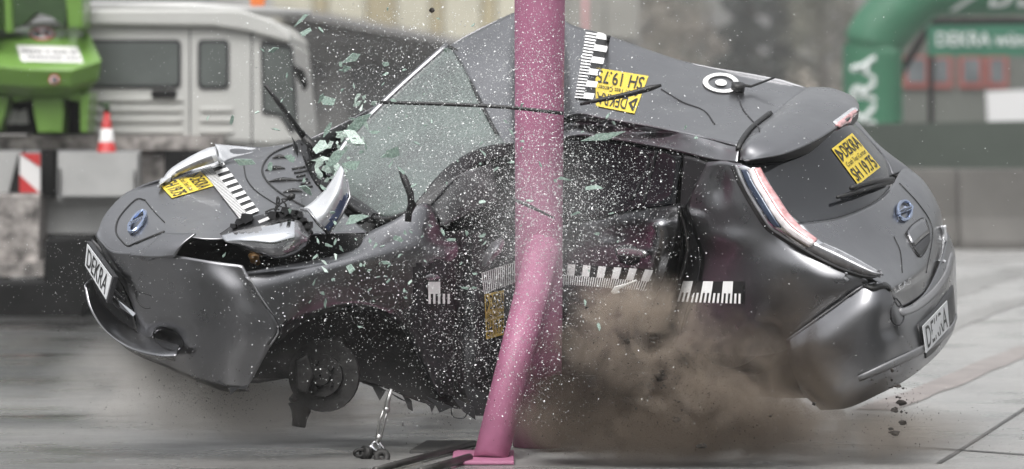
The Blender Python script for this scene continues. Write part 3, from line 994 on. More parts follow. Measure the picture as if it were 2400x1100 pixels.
# ---- front lamp still in place, door mirror, small fittings
flamp = surf_strip('headlight', [(372, 440), (395, 402), (440, 372), (480, 352), (503, 347)], [(378, 444), (415, 418), (460, 402), (500, 392), (514, 384)], [LENS, LENSD], car, lift=.02, thick=.02, across=5, bulge=.02,
                   matfn=lambda s, t: 1 if .3 < t < .75 and .25 < s < .8 else 0)
o = grid('headlight_housing', [[(372, 438, .38), (395, 400, .45), (440, 370, .52), (482, 349, .58), (505, 343, .6)], [(375, 444, .3), (408, 416, .36), (455, 400, .42), (498, 392, .46), (514, 384, .5)]], LENS, flamp, k=5, thick=.01, keep=True, cut=None)
mb = MB()
mb.tube([P(*p) for p in spline_px([(385, 425, .35), (420, 392, .44), (462, 372, .5), (470, 380, .48), (430, 408, .42), (400, 425, .36)], 4)], .006, 6)
mb.build('lamp_inner_ring', CHROME, flamp, True)
grid('fender_top', [
    [(505, 338, .66), (560, 342, .78), (620, 345, .86), (700, 333, .98)],
    [(510, 352, .58), (560, 354, .7), (620, 356, .8), (700, 335, .94)],
    [(516, 386, .5), (560, 380, .6), (606, 370, .68), (650, 350, .8)],
], PAINT, car, k=6)
grid('lamp_upper_trim', [
    [(505, 338, .62), (550, 342, .74), (606, 348, .83)],
    [(513, 356, .56), (550, 354, .68), (600, 352, .8)],
    [(518, 384, .485), (545, 370, .6), (590, 358, .74)],
], LENS, flamp, k=5)

seam('flap_seam', [(340, 470), (322, 467), (300, 485), (277, 515), (272, 545), (285, 565), (300, 577), (318, 570), (352, 556), (385, 543)], hood, .004)
seam('flap_seam', [(340, 470), (360, 495), (386, 522)], hood, .0025)
seam('hood_crease', [(572, 390), (578, 420), (600, 448), (640, 475), (668, 490)], hood, .003)
seam('hood_crease', [(700, 336), (660, 350), (630, 368), (615, 395), (622, 420), (650, 448), (700, 478), (745, 500)], hood, .005)
seam('bumper_gap', [(385, 543), (380, 546), (345, 560), (318, 572)], hood, .004)
seam('tow_cover_seam', [(318, 682), (322, 705), (338, 722), (354, 722)], front_bumper, .002, INK)
seam('tow_cover_seam', [(318, 682), (340, 688), (356, 694)], front_bumper, .002, INK)
seam('bumper_edge', [(568, 622), (606, 690), (652, 766), (632, 812)], front_bumper, .004, GREYP, .003)
# cowl vents
mb = MB()
for i in range(6):
    t = i / 5
    a, b = (684 + 26 * t, 398 + 44 * t), (716 + 28 * t, 392 + 44 * t)
    pl = [on(a[0] + (b[0] - a[0]) * s / 3, a[1] + (b[1] - a[1]) * s / 3, .002) for s in range(4)]
    mb.tube([p for p in pl if p], .005, 4)
mb.build('cowl_vents', INK, hood, True)
for (x0, y0, x1, y1) in ((638, 372, 672, 371), (622, 400, 668, 396), (628, 427, 700, 424), (664, 452, 708, 450)):
    mb = MB()
    pl = [on(x0 + (x1 - x0) * s / 4, y0 + (y1 - y0) * s / 4 - 3 * math.sin(math.pi * s / 4), .002) for s in range(5)]
    mb.tube([p for p in pl if p], [.002, .008, .011, .008, .002][:len([p for p in pl if p])], 5)
    mb.build('hood_scoop', INK, hood, True)
# black hollow behind the bonnet and under the lamp opening
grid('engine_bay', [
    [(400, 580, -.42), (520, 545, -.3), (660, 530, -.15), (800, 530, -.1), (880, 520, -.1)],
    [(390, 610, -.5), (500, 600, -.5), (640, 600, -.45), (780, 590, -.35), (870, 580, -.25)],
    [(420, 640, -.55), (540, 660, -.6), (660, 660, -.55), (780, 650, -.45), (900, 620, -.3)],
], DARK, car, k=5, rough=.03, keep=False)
mb = MB()
for i in range(26):
    x, y = random.uniform(692, 775), random.uniform(335, 440)
    if x > 740 and y < 370: continue
    p = P(x, y, random.uniform(.55, .85))
    q = p + Vector((random.uniform(-.05, .05), random.uniform(-.05, .05), random.uniform(-.08, .08)))
    s_ = p + Vector((random.uniform(-.06, .06), random.uniform(-.05, .05), random.uniform(-.08, .08)))
    mb.add([p, q, s_, p + Vector((.01, .03, .01))], [(0, 1, 2), (0, 2, 3), (0, 3, 1), (1, 3, 2)])
mb.tube([P(700, 340, .8), P(735, 420, .6), P(830, 480, .2), P(880, 515, -.1)], .03, 6)
mb.build('cowl_wreckage', BLACKP, car)
mb = MB()
mb.tube([P(*p) for p in spline_px([(808, 470, .3), (850, 500, .0), (905, 516, -.18), (960, 500, -.3)], 5)], .014, 6)
mb.build('cowl_seal', INK, car, True)
mb = MB()
mb.tube([P(*p) for p in spline_px([(1052, 108, .96), (1075, 125, .9), (1100, 180, .68), (1125, 240, .47), (1165, 315, .18)], 5)], .008, 6)
mb.build('windshield_seal', INK, car, True)
mb = MB()
mb.tube([P(622, 200, .5), P(660, 250, .55), P(712, 322, .6)], [.008, .012, .014], 6)
mb.tube([P(712, 322, .6), P(735, 345, .6), P(742, 362, .6)], .02, 6)
mb.build('windshield_wiper', INK, car, True)
m_ = grid('door_mirror', [
    [(1130, 625, -.22), (1133, 600, -.24), (1150, 572, -.25), (1172, 556, -.2)],
    [(1138, 622, -.28), (1150, 602, -.3), (1166, 580, -.3), (1180, 562, -.23)],
    [(1140, 625, -.22), (1158, 608, -.24), (1174, 590, -.24), (1183, 572, -.2)],
], mat('mirror_cap_paint', (0.2, 0.2, 0.21), .35, .6, coat=.3), car, k=6)
surf_strip('turn_signal', [(993, 650), (1000, 644), (1010, 642), (1022, 644), (1030, 650)], [(993, 650.5), (1000, 657), (1010, 659), (1022, 657), (1030, 651)], LENSD, fender, lift=.006, thick=.006, bulge=.004)
surf_strip('door_handle', [(1452, 584), (1480, 581), (1520, 586)], [(1455, 600), (1482, 602), (1520, 604)], mat('handle_silver', (.4, .4, .4), .25, .8), rear_door, lift=.02, thick=.02, bulge=.012)
surf_strip('handle_cup', [(1440, 586), (1460, 575), (1490, 578)], [(1455, 616), (1480, 622), (1500, 612)], TRIM, rear_door, lift=.004, thick=.003)

# roof antenna and measuring target
mb = MB()
b0 = on(1728, 214, .01)
disc(mb, b0, Vector((.1, -.3, 1)).normalized(), .002, .03, -.01, .025, 14)
mb.tube([b0 + Vector((0, 0, .02)), P(1760, 203, (b0 - CAM).y - CAM_D + .02), P(1816, 182, (b0 - CAM).y - CAM_D + .06)], [.009, .006, .005], 6)
mb.build('antenna', INK, car, True)
for (pts) in ([(1730, 225), (1740, 255), (1758, 278), (1778, 300), (1780, 310)], [(1550, 210), (1600, 240), (1650, 260), (1675, 292)]):
    seam('roof_scratch', pts, roof, .0035, TRIM)


def ring_uv(r0, r1, n=32):
    v = [(.5 + r * math.cos(2 * math.pi * i / n), .5 + r * math.sin(2 * math.pi * i / n)) for r in (r0, r1) for i in range(n)]
    return v, [(i, (i + 1) % n, n + (i + 1) % n, n + i) for i in range(n)]


tq = [(1672, 166), (1752, 184), (1712, 228), (1632, 206)]
tq = [(1655, 170), (1735, 178), (1728, 226), (1640, 212)]
decal('target_marker', tq, [WHITE, INK], roof, [(0, *ring_uv(.36, .5)), (0, *ring_uv(.0, .16)), (1, *ring_uv(.0, .025))], base=False)


def scale_tape(name, quad, parent, nbig, nsmall, split=.45, gap=False):
    """measuring tape: black base, white blocks above and fine white bars below"""
    layers = []
    for i in range(nbig):
        if i % 2 == 0: layers.append((1, *rect_uv(i / nbig, split, (i + 1) / nbig, 1, 2, 3)))
    for i in range(nsmall):
        layers.append((1, *rect_uv((i + .0) / nsmall, 0, (i + .5) / nsmall, split, 1, 2)))
    return decal(name, quad, [INK, WHITE], parent, layers, n=14)


GAP = PAINT
scale_tape('scale_tape', [(522, 382), (607, 497), (562, 516), (470, 398)], hood, 17, 44)
scale_tape('scale_tape', [(1390, 236), (1432, 84), (1374, 74), (1348, 232)], roof, 11, 22)
scale_tape('scale_tape', [(1296, 617), (1532, 632), (1512, 681), (1296, 664)], rear_door, 13, 42)
scale_tape('scale_tape', [(1604, 660), (1744, 660), (1743, 712), (1590, 708)], quarter, 6, 15)
scale_tape('scale_tape', [(1001, 660), (1058, 660), (1057, 712), (1002, 712)], fender, 2, 5)
scale_tape('scale_tape', [(1126, 640), (1212, 612), (1210, 660), (1132, 690)], front_door, 1, 18, split=.98)


def sticker(quad, parent, y=YELLOW):
    L = [(1, *text_uv('DEKRA', (.25, .64, .97, .95), .008)), (1, *text_uv('Crash Test Center', (.08, .45, .95, .57), .005)), (1, *text_uv('SH 19.75', (.05, .05, .96, .39), .01))]
    tri = [(.04, .62), (.04, .95), (.09, .95), (.2, .76), (.2, .72), (.09, .62), (.09, .7), (.14, .75), (.09, .85), (.08, .85)]
    L.append((1, [(.04, .62), (.08, .62), (.08, .95), (.04, .95)], [(0, 1, 2, 3)]))
    L.append((1, [(.08, .95), (.08, .85), (.15, .77), (.22, .77)], [(0, 1, 2, 3)]))
    L.append((1, [(.08, .62), (.22, .77), (.15, .77), (.08, .70)], [(0, 1, 2, 3)]))
    return decal('sticker', quad, [y, INK], parent, L)


sticker([(470, 403), (502, 437), (403, 466), (373, 434)], hood)
sticker([(1487, 268), (1397, 250), (1395, 160), (1520, 180)], roof)
sticker([(1948, 350), (1996, 313), (2062, 393), (2010, 434)], rear_window)
sticker([(1134, 690), (1180, 680), (1180, 785), (1138, 796)], front_door, YELLOWD)


def plate(quad, parent, d0, d1, frame):
    """number plate: board with rim and letters, standing off the bumper; d0/d1 = depth at left/right"""
    def pt(u, v, off):
        x, y = bilin(quad, u, v)
        p = P(x, y, d0 + (d1 - d0) * u)
        return p + nrm * off
    nrm = Vector((0, 0, 0))
    a, b, c = pt(0, 1, 0), pt(1, 1, 0), pt(0, 0, 0)
    n_ = (b - a).cross(c - a).normalized()
    if n_.dot(CAM - a) < 0: n_ = -n_
    nrm = n_
    mb = MB()
    def slab(u0, v0, u1, v1, z0, z1, m):
        q = [pt(u0, v0, z0), pt(u1, v0, z0), pt(u1, v1, z0), pt(u0, v1, z0), pt(u0, v0, z1), pt(u1, v0, z1), pt(u1, v1, z1), pt(u0, v1, z1)]
        mb.add(q, [(0, 3, 2, 1), (4, 5, 6, 7), (0, 1, 5, 4), (1, 2, 6, 5), (2, 3, 7, 6), (3, 0, 4, 7)], m)
    if frame: slab(-.04, -.1, 1.04, 1.08, -.02, 0, 2)
    slab(0, 0, 1, 1, .0005, .004, 0)
    v, f = text_uv('DEKRA', (.07, .10, .93, .90), .006)
    mb.add([pt(x, y, .0055) for x, y in v], f, 1)
    return mb.build('number_plate', [PLATE, INK, TRIM], parent)


plate([(206, 572), (263, 650), (250, 702), (201, 622)], front_bumper, -.24, -.47, True)
plate([(2161, 765), (2218, 705), (2223, 768), (2169, 828)], rear_bumper, -.62, -.15, False)


def emblem(cx, cy, ux, uy, vx, vy, parent):
    """oval ring with a name bar, laid on the panel; u,v = half axes in pixels"""
    mb = MB()
    def at(a, b, lift):
        return on(cx + ux * a + vx * b, cy + uy * a + vy * b, lift)
    ringp = [at(math.cos(t), math.sin(t), .008) for t in [2 * math.pi * i / 28 for i in range(28)]]
    ringp = [p for p in ringp if p]
    mb.tube(ringp + ringp[:1], .008, 6, 0)
    v, f = rect_uv(-1.2, -.2, 1.2, .2, 4, 1)
    pts = [at(a, b, .014) for a, b in v]
    back = [p + Vector((0, .012, 0)) for p in pts]
    mb.add(pts, f, 0)
    v, f = text_uv('NISSAN', (-.85, -.15, .85, .15), .02)
    mb.add([at(a, b, .017) for a, b in v], f, 1)
    return mb.build('emblem', [BLUECHROME, INK], parent, False)


emblem(323, 523, 17, -8, 8, -23, hood)
emblem(2117, 496, 15, -6, -5, -21, tailgate)
decal('lettering', [(2092, 676), (2132, 651), (2136, 661), (2096, 687)], [CHROME], tailgate, [(0, *text_uv('LEAF', (0, 0, 1, 1), .01))], base=False, lift=.004)
#@@ENDCAR

# ------------------------------------------------------------------ the pole
pole = empty('crash_pole', P(1262, 1048, 0), 'pink painted steel impact pole with slanted brace bolted to the ground', 'pole')
mb = MB()
mb.tube([P(1258, 1047, 0), P(1262, 800, 0), P(1263, 500, 0), P(1265, 0, 0), P(1266, -300, 0), P(1266, -330, 0)], [.1, .1, .1, .106, .107, .107], 40)
mb.build('post', PINK, pole, True)
mb = MB()
mb.tube([P(1149, 1078, -.6), P(1275, 572, -.06)], [.07, .072], 28)
mb.build('brace', PINK, pole, True)
mb = MB()
mb.prism([(1058, 1082), (1205, 1082), (1205, 1090), (1058, 1090)], -.8, .5)
mb.build('base_plate', PINK, pole, bevel=.004)
mb = MB()
c = P(1122, 1080, -.74)
disc(mb, c, Vector((0, 0, 1)), .001, .022, 0, .012, 16)
disc(mb, c, Vector((0, 0, 1)), .001, .015, .012, .034, 6)
disc(mb, c, Vector((0, 0, 1)), .001, .009, .034, .05, 12)
mb.build('bolt', STEEL, pole)
# ------------------------------------------------------------------ torn and flying pieces
def loose(name, label, cat, loc, group=None):
    return empty(name, loc, label, cat, group)


# torn headlight
hl = loose('torn_headlight', 'torn off front headlight dangling over the black lamp opening', 'headlight', P(630, 560, -.82))
grid('lens', [
    [(518, 552, -.8), (560, 540, -.84), (620, 528, -.86), (690, 515, -.84), (728, 545, -.78)],
    [(530, 568, -.86), (570, 562, -.92), (630, 556, -.96), (690, 552, -.93), (725, 560, -.84)],
    [(560, 580, -.84), (600, 590, -.92), (645, 598, -.95), (690, 588, -.9), (720, 575, -.82)],
    [(575, 584, -.78), (610, 600, -.82), (650, 607, -.84), (690, 598, -.8), (716, 580, -.76)],
], None, hl, k=7, keep=False, mats=[CHROME, LENSD, GREYP], matfn=lambda x, y: 1 if (y > 582 or x > 690) else (2 if y < 545 and x < 610 else 0))
grid('housing', [
    [(515, 548, -.72), (560, 520, -.74), (630, 500, -.74), (700, 500, -.72), (735, 545, -.72)],
    [(518, 552, -.8), (560, 541, -.84), (620, 529, -.86), (690, 516, -.84), (728, 545, -.78)],
], BLACKP, hl, k=7, keep=False, rough=.03)
grid('housing_back', [
    [(515, 548, -.72), (560, 520, -.74), (630, 500, -.74), (700, 500, -.72), (735, 545, -.72)],
    [(575, 584, -.76), (610, 598, -.78), (650, 604, -.78), (690, 596, -.76), (716, 580, -.74)],
], BLACKP, hl, k=5, keep=False)
rs = random.Random(3)
for (x, y) in ((560, 520), (545, 530), (575, 512), (655, 505), (690, 500), (705, 520), (720, 530), (668, 495), (640, 505), (715, 545), (700, 505)):
    s_ = rs.uniform(8, 18)
    mb = MB()
    mb.prism([(x + s_ * math.cos(a + .4) * rs.uniform(.7, 1.3), y + s_ * .8 * math.sin(a + .4)) for a in (0, 1.2, 2.4, 3.8, 5.1)], -.82, .07)
    mb.build('broken_tab', BLACKP, hl)
mb = MB()
for pts in ([(650, 510), (645, 490), (655, 472), (650, 462), (648, 490)], [(640, 505), (655, 480), (672, 470), (688, 458)], [(668, 500), (670, 480), (660, 468), (676, 466)], [(630, 500), (622, 498), (640, 490), (655, 492)]):
    mb.tube([P(x, y, -.8) for x, y in spline_px(pts, 4)], .004, 5)
mb.prism([(672, 462), (684, 452), (692, 456), (690, 466), (678, 472)], -.82, .03)
mb.build('wiring', INK, hl, True)
mb = MB()
mb.prism([(604, 518), (628, 508), (632, 514), (608, 524)], -.83, .004)
mb.build('part_label', WHITE, hl)
mb = MB()
mb.tube([P(586, 598, -.7), P(597, 606, -.72), P(604, 618, -.7)], [.01, .024, .012], 10)
mb.build('lamp_bulb', mat('amber_bulb', (.4, .22, .08), .3, .4), hl, True)

# white lamp lens flying above the bonnet
ll = loose('flying_lamp_lens', 'white and blue clear lamp cover flying above the bonnet', 'lamp cover', P(760, 480, -.6))
grid('lens', [
    [(798, 388, -.55), (806, 400, -.6), (812, 420, -.55)],
    [(765, 440, -.6), (790, 450, -.68), (818, 462, -.58)],
    [(730, 475, -.62), (765, 498, -.7), (800, 505, -.6)],
    [(706, 490, -.62), (742, 520, -.7), (772, 546, -.62)],
], None, ll, k=7, keep=False, thick=.008, mats=[mat('white_lens_plastic', (.55, .56, .58), .16, .3, coat=.5, var=.1), mat('blue_lens_plastic', (.12, .16, .3), .2, .4, coat=.5)],
    matfn=lambda x, y: 1 if (x - 765) * .86 + (y - 540) * .5 > -6 and x - (812 - (y - 420) * .33) > -22 and y > 455 else 0)
mb = MB()
mb.tube([P(706, 490, -.62), P(722, 492, -.66), P(742, 520, -.72), P(770, 548, -.63)], .007, 6)
mb.tube([P(812, 420, -.555), P(820, 462, -.585), P(800, 506, -.605), P(772, 548, -.625)], .006, 6)
mb.build('lens_rim', LENSD, ll, True)


def strip_thing(name, label, cat, pts, rad, m, flat=1.0, n=6):
    mb = MB()
    mb.tube([P(*p) for p in pts], rad, n, flat=flat)
    return tag(mb.build(name, m, None, True, local=True), label, cat)


strip_thing('wiper_blade', 'long thin black wiper blade flying level across the windscreen and pole', 'wiper', spline_px([(890, 240, -.2), (1050, 245, -.22), (1190, 252, -.24), (1320, 266, -.25)], 3), .008, INK)
strip_thing('wiper_blade', 'short black wiper blade lying across the yellow sticker on the roof', 'wiper', [(1360, 245, -.12), (1400, 236, -.14), (1470, 222, -.16), (1525, 207, -.18), (1550, 200, -.18)], [.006, .009, .012, .013, .006], INK)
strip_thing('trim_strip', 'thin dark trim strip flying slantwise across the pole at window height', 'trim strip', [(1188, 462, -.2), (1230, 478, -.22), (1300, 512, -.2)], [.006, .009, .004], INK)
strip_thing('broken_mirror_arm', 'curved black plastic piece standing upright in front of the windscreen', 'plastic piece', [(938, 400, -.5), (948, 420, -.5), (962, 455, -.52), (966, 480, -.52), (958, 500, -.5), (956, 520, -.5)], [.012, .026, .026, .018, .014, .014], INK, flat=.6)
mb = MB()
mb.prism([(1432, 684), (1440, 672), (1470, 664), (1492, 655), (1494, 660), (1470, 670), (1452, 678), (1450, 688), (1436, 691)], -.45, .02)
tag(mb.build('broken_plastic_piece', mat('white_plastic', (.62, .62, .6), .35), None, False, local=True, bevel=.004), 'white broken door handle piece flying below the measuring tape', 'handle')
strip_thing('wire_loop', 'thin dark wire loop hanging under the sill left of the pole', 'wire', spline_px([(1057, 955, -.3), (1060, 975, -.3), (1075, 981, -.3), (1090, 978, -.3), (1097, 960, -.3)], 3), .0025, INK)
strip_thing('plastic_clip', 'small black plastic clip falling left of the pink brace', 'clip', [(944, 990, -.6), (944, 998, -.6), (944, 999, -.6)], [.003, .004, .009], INK)
mb = MB()
mb.prism([(1436, 992), (1445, 988), (1488, 989), (1490, 1002), (1470, 1004), (1438, 1003)], -.5, .05)
tag(mb.build('dark_block', CAST, None, False, local=True, bevel=.004), 'flat dark block thrown up in the dust right of the pole', 'debris')

# turnbuckle tie-down
tb = loose('tie_down', 'steel turnbuckle with shackle standing slanted on the ground left of the pole', 'turnbuckle', P(880, 1075, -.55))
mb = MB()
mb.tube([P(917, 912, -.5), P(909, 940, -.5), P(905, 962, -.5)], [.007, .011, .011], 8)
for dx in (-6, 6):
    mb.tube([P(905 + dx * .8, 958, -.5), P(896 + dx, 985, -.5), P(888 + dx * .8, 1025, -.5)], .006, 6)
mb.tube([P(908, 955, -.5), P(904, 965, -.5)], .014, 8)
mb.tube([P(890, 1018, -.5), P(884, 1036, -.5)], .013, 8)
mb.build('turnbuckle_body', STEEL, tb, True)
mb = MB()
mb.tube([P(x, y, -.5) for x, y in spline_px([(872, 1048), (876, 1038), (884, 1036), (890, 1042), (900, 1056), (906, 1068), (900, 1074)], 3)], .009, 7)
mb.tube([P(866, 1045, -.52), P(880, 1058, -.5), P(896, 1064, -.5)], .009, 7)
mb.build('shackle', CHROME, tb, True)
mb = MB()
mb.tube([P(x, y, -.52) for x, y in spline_px([(892, 1062), (860, 1066), (842, 1070), (832, 1066), (832, 1058), (845, 1054), (862, 1056)], 3)], .007, 7)
disc(mb, P(858, 1062, -.52), Vector((-.7, -.6, .2)).normalized(), .002, .028, -.015, .015, 18)
disc(mb, P(895, 1072, -.55), Vector((.1, -.9, .4)).normalized(), .01, .034, -.012, .012, 18)
mb.build('anchor_ring', CAST, tb, True)


def rod(name, label, a, b, r, m):
    mb = MB()
    pa, pb = ground_pt(*a, r + .006), ground_pt(*b, r + .006)
    mb.tube([pa, pb], r, 12)
    return tag(mb.build(name, m, None, True, local=True), label, 'rod')


STEELD = mat('dark_steel', (0.05, 0.048, 0.045), .4, .7, var=.3, scale=12)
rod('steel_rod', 'dark steel rod on the ground running up to the pole, farther one', (880, 1102), (1112, 1040), .014, STEELD)
rod('steel_rod', 'dark steel rod on the ground ending under the pink base plate, nearer one', (985, 1106), (1100, 1072), .016, STEELD)
v = [ground_pt(1000, 1032, .012), ground_pt(1112, 1032, .012), ground_pt(1105, 1056, .012), ground_pt(960, 1056, .012)]
mb = MB()
mb.add(v + [p - Vector((0, 0, .012)) for p in v], [(0, 3, 2, 1), (4, 5, 6, 7), (0, 1, 5, 4), (1, 2, 6, 5), (2, 3, 7, 6), (3, 0, 4, 7)])
tag(mb.build('ground_plate', mat('grey_steel_plate', (.1, .098, .095), .5, .5, var=.2), None, False, local=True), 'flat grey steel plate on the ground behind the rods', 'steel plate')

#@@DEBRIS
# ------------------------------------------------------------------ glass and dirt in the air
SPECK = mat('glass_crumbs', (.68, .7, .69), .25, coat=.5)
SHARD = mat('green_glass_shard', (.27, .37, .315), .35, var=.4, scale=110, coat=.5, bump=.6, bscale=220)
DIRT = mat('wet_soil', (.022, .018, .015), .85, var=.4, scale=40, bump=.5, bscale=60)


def bit(mb, c, s, rng, flat=.5):
    ax = [Vector((rng.gauss(0, 1), rng.gauss(0, 1), rng.gauss(0, 1))).normalized() for _ in range(2)]
    a = ax[0] * s
    b = ax[0].cross(ax[1]).normalized() * s * rng.uniform(.4, .9)
    c_ = a.cross(b).normalized() * s * flat
    mb.add([c - a, c + b, c + a, c - b * .8, c + c_], [(0, 1, 4), (1, 2, 4), (2, 3, 4), (3, 0, 4), (3, 2, 1, 0)])


rg = random.Random(11)
mb = MB()
clusters = [(1250, 520, 110, 130, 3300), (1180, 430, 150, 120, 1800), (1400, 430, 120, 110, 1300), (900, 190, 190, 120, 2200), (1180, 180, 120, 110, 1000), (1265, 170, 55, 110, 900), (1000, 380, 170, 110, 800),
            (850, 670, 140, 90, 1500), (1120, 780, 90, 110, 1500), (1380, 620, 120, 120, 900), (1265, 880, 60, 120, 800), (1150, 300, 330, 260, 1300), (700, 760, 260, 140, 350), (190, 620, 110, 70, 260)]
for (cx, cy, sx, sy, n) in clusters:
    for _ in range(int(n * 2.0)):
        x, y = rg.gauss(cx, sx), rg.gauss(cy, sy)
        if y > 1000 or y < -40: continue
        d = rg.uniform(-1.35, -.15) if x < 1600 else rg.uniform(-1.3, -.9)
        if cy == 200: d = rg.uniform(-1.0, .8)
        s = rg.choice((.7, .8, .9, 1.0, 1.2, 1.5, 2.3) if x > 420 else (.7, .8, .9, 1.1)) * rg.uniform(.75, 1.25)
        bit(mb, P(x, y, d), s / 560, rg)
tag(mb.build('glass_crumbs', SPECK), kind='stuff')
# scattered everywhere, sparse
mb = MB()
for _ in range(900):
    x, y = rg.uniform(0, 2400), rg.uniform(0, 1000)
    bit(mb, P(x, y, rg.uniform(-1.5, -.9)), rg.choice((1, 1, 1.3, 1.6)) / 560, rg)
tag(mb.build('water_droplets', SPECK), kind='stuff')


def shard(x, y, s, d, ang=None, long=1.0):
    n = rg.choice((4, 5, 5, 6))
    ax = Vector((rg.gauss(0, .35), -1, rg.gauss(0, .35))).normalized()
    u = ax.cross(Vector((0, 0, 1))).normalized()
    t = ang if ang is not None else rg.uniform(0, 6.28)
    wv = u.cross(ax).normalized()
    u, wv = u * math.cos(t) + wv * math.sin(t), wv * math.cos(t) - u * math.sin(t)
    c = P(x, y, d)
    s = s / 560
    pts = []
    for i in range(n):
        a = 2 * math.pi * (i + rg.uniform(-.3, .3)) / n
        r = s * rg.uniform(.45, 1.25)
        pts.append(c + u * math.cos(a) * r * long + wv * math.sin(a) * r * .62)
    back = [p - ax * .004 for p in pts]
    f = [tuple(range(n)), tuple(range(2 * n - 1, n - 1, -1))] + [(i, n + i, n + (i + 1) % n, (i + 1) % n) for i in range(n)]
    o = mesh_obj('glass_shard', pts + back, f, SHARD, None, False, None, local=True)
    return o


BIG = [(640, 118, 16, 'pale green glass shard flying beside the truck mirror', 1.3), (718, 75, 15, 'bright slender glass shard above the truck roof corner', 1.6),
       (822, 135, 18, 'long green glass shard high in front of the grey wall', 1.9), (813, 162, 12, 'small square green shard under the long green one', 1),
       (705, 48, 10, 'thin curved glass sliver above the truck roof', 2.2), (840, 290, 40, 'largest crackled green glass piece on the windscreen edge', 1.0),
       (830, 320, 30, 'crackled green glass piece touching the largest one', 1.2), (770, 240, 22, 'green glass piece above the wiper arm base', 1.3),
       (768, 300, 22, 'dark green glass piece over the cowl wreckage', 1.1), (750, 345, 24, 'crackled pale glass piece at the cowl corner', .9),
       (785, 365, 26, 'green glass piece just above the flying white lens', 1.2), (825, 385, 22, 'green glass piece right of the flying white lens', 1.2),
       (915, 362, 20, 'green rectangular glass piece on the windscreen', 1.6), (680, 370, 16, 'crackled glass crumb sheet on the bonnet scoops', 1.0),
       (632, 392, 14, 'small crackled glass on the bonnet by the first scoop', 1.1), (575, 378, 18, 'green glass lying beside the bonnet measuring tape', 1.6),
       (720, 445, 18, 'crackled glass lying left of the flying white lens', 1.0), (822, 630, 15, 'large flat glass shard in front of the front wing', 1.2),
       (905, 615, 9, 'small bright shard in front of the front wing top', 1.3), (838, 510, 20, 'glass piece on the bonnet edge right of the white lens', 1.5),
       (930, 560, 9, 'bright shard in front of the wing notch', 1.5), (1420, 320, 20, 'long thin glass sliver right of the pole beside the roof rail', 2.6),
       (1385, 440, 12, 'green glass sliver right of the pole over the side window', 2.0), (1320, 420, 9, 'pale sliver touching the right edge of the pole', 2.2),
       (770, 575, 9, 'green shard in front of the black lamp opening', 1.3), (745, 565, 8, 'pale shard beside the torn headlight', 1.2), (1108, 60, 7, 'tiny green shard above the roof left of the pole', 1),
       (905, 150, 10, 'green shard in the air left of the roof peak', 1.3), (880, 310, 10, 'pale shard on the windscreen skyline', 1.4)]
for (x, y, s, lab, lg) in BIG:
    d = -.95 if y > 330 else -.3
    if x < 700 and 330 < y < 420: d = .1
    tag(shard(x, y, s, d, rg.uniform(-.9, .5) if lg > 1.2 else None, lg), lab, 'glass shard', 'glass shards bursting from the windscreen')
SHARDP = mat('crackled_pale_glass', (.40, .50, .44), .4, var=.45, scale=160, coat=.3, bump=.5, bscale=200)
for _ in range(46):
    t = rg.random()
    x, y = 752 + 110 * t + rg.gauss(0, 16), 425 - 165 * t + rg.gauss(0, 22)
    o = tag(shard(x, y, rg.uniform(6, 15), rg.uniform(-.35, .35), None, rg.uniform(.9, 1.6)), 'crackled pale glass flake along the torn windscreen edge', 'glass shard', 'crackled flakes at the windscreen edge')
    o.data.materials.clear()
    o.data.materials.append(SHARDP)
for _ in range(130):
    k = rg.random()
    x, y = (rg.gauss(1150, 230), rg.gauss(450, 150)) if k < .5 else ((rg.gauss(830, 130), rg.gauss(250, 110)) if k < .75 else (rg.gauss(830, 120), rg.gauss(620, 70)))
    if y < 10: y = 30 + 10 * rg.random()
    tag(shard(x, y, rg.uniform(3, 7.5), rg.uniform(-1.3, -.6), None, rg.uniform(1, 2)), 'small pale glass sliver spinning in the air around pole and windscreen', 'glass shard', 'small glass slivers in the air')

# dirt: fine grains as one mass, clods as things
mb = MB()
for (cx, cy, sx, sy, n) in ((1560, 850, 90, 60, 500), (1600, 960, 130, 60, 700), (1450, 1000, 120, 35, 400), (2110, 940, 30, 50, 160), (500, 930, 90, 35, 350), (1900, 1010, 250, 40, 450), (1000, 990, 90, 25, 120), (1400, 850, 90, 110, 500), (250, 960, 200, 60, 150)):
    for _ in range(n):
        x, y = rg.gauss(cx, sx), rg.gauss(cy, sy)
        if y > 1075: continue
        bit(mb, P(x, y, rg.uniform(-1.3, -.85)), rg.choice((.9, 1.2, 1.6, 2.2)) / 560, rg)
tag(mb.build('dirt_grains', DIRT), kind='stuff')


def clod(x, y, s, d):
    n = 9
    c = P(x, y, d)
    bm = bmesh.new()
    bmesh.ops.create_icosphere(bm, subdivisions=2, radius=s / 560)
    off = Vector((rg.uniform(0, 50), rg.uniform(0, 50), 0))
    sc = Vector((rg.uniform(.8, 1.5), rg.uniform(.6, 1), rg.uniform(.5, 1)))
    for v_ in bm.verts:
        q = 1 + .9 * noise.noise(v_.co * 560 / s * 1.1 + off)
        v_.co = Vector((v_.co.x * sc.x, v_.co.y * sc.y, v_.co.z * sc.z)) * q
    me = bpy.data.meshes.new('dirt_clod')
    bm.to_mesh(me)
    bm.free()
    me.materials.append(DIRT)
    o = bpy.data.objects.new('dirt_clod', me)
    o.location = c
    C.objects.link(o)
    return o


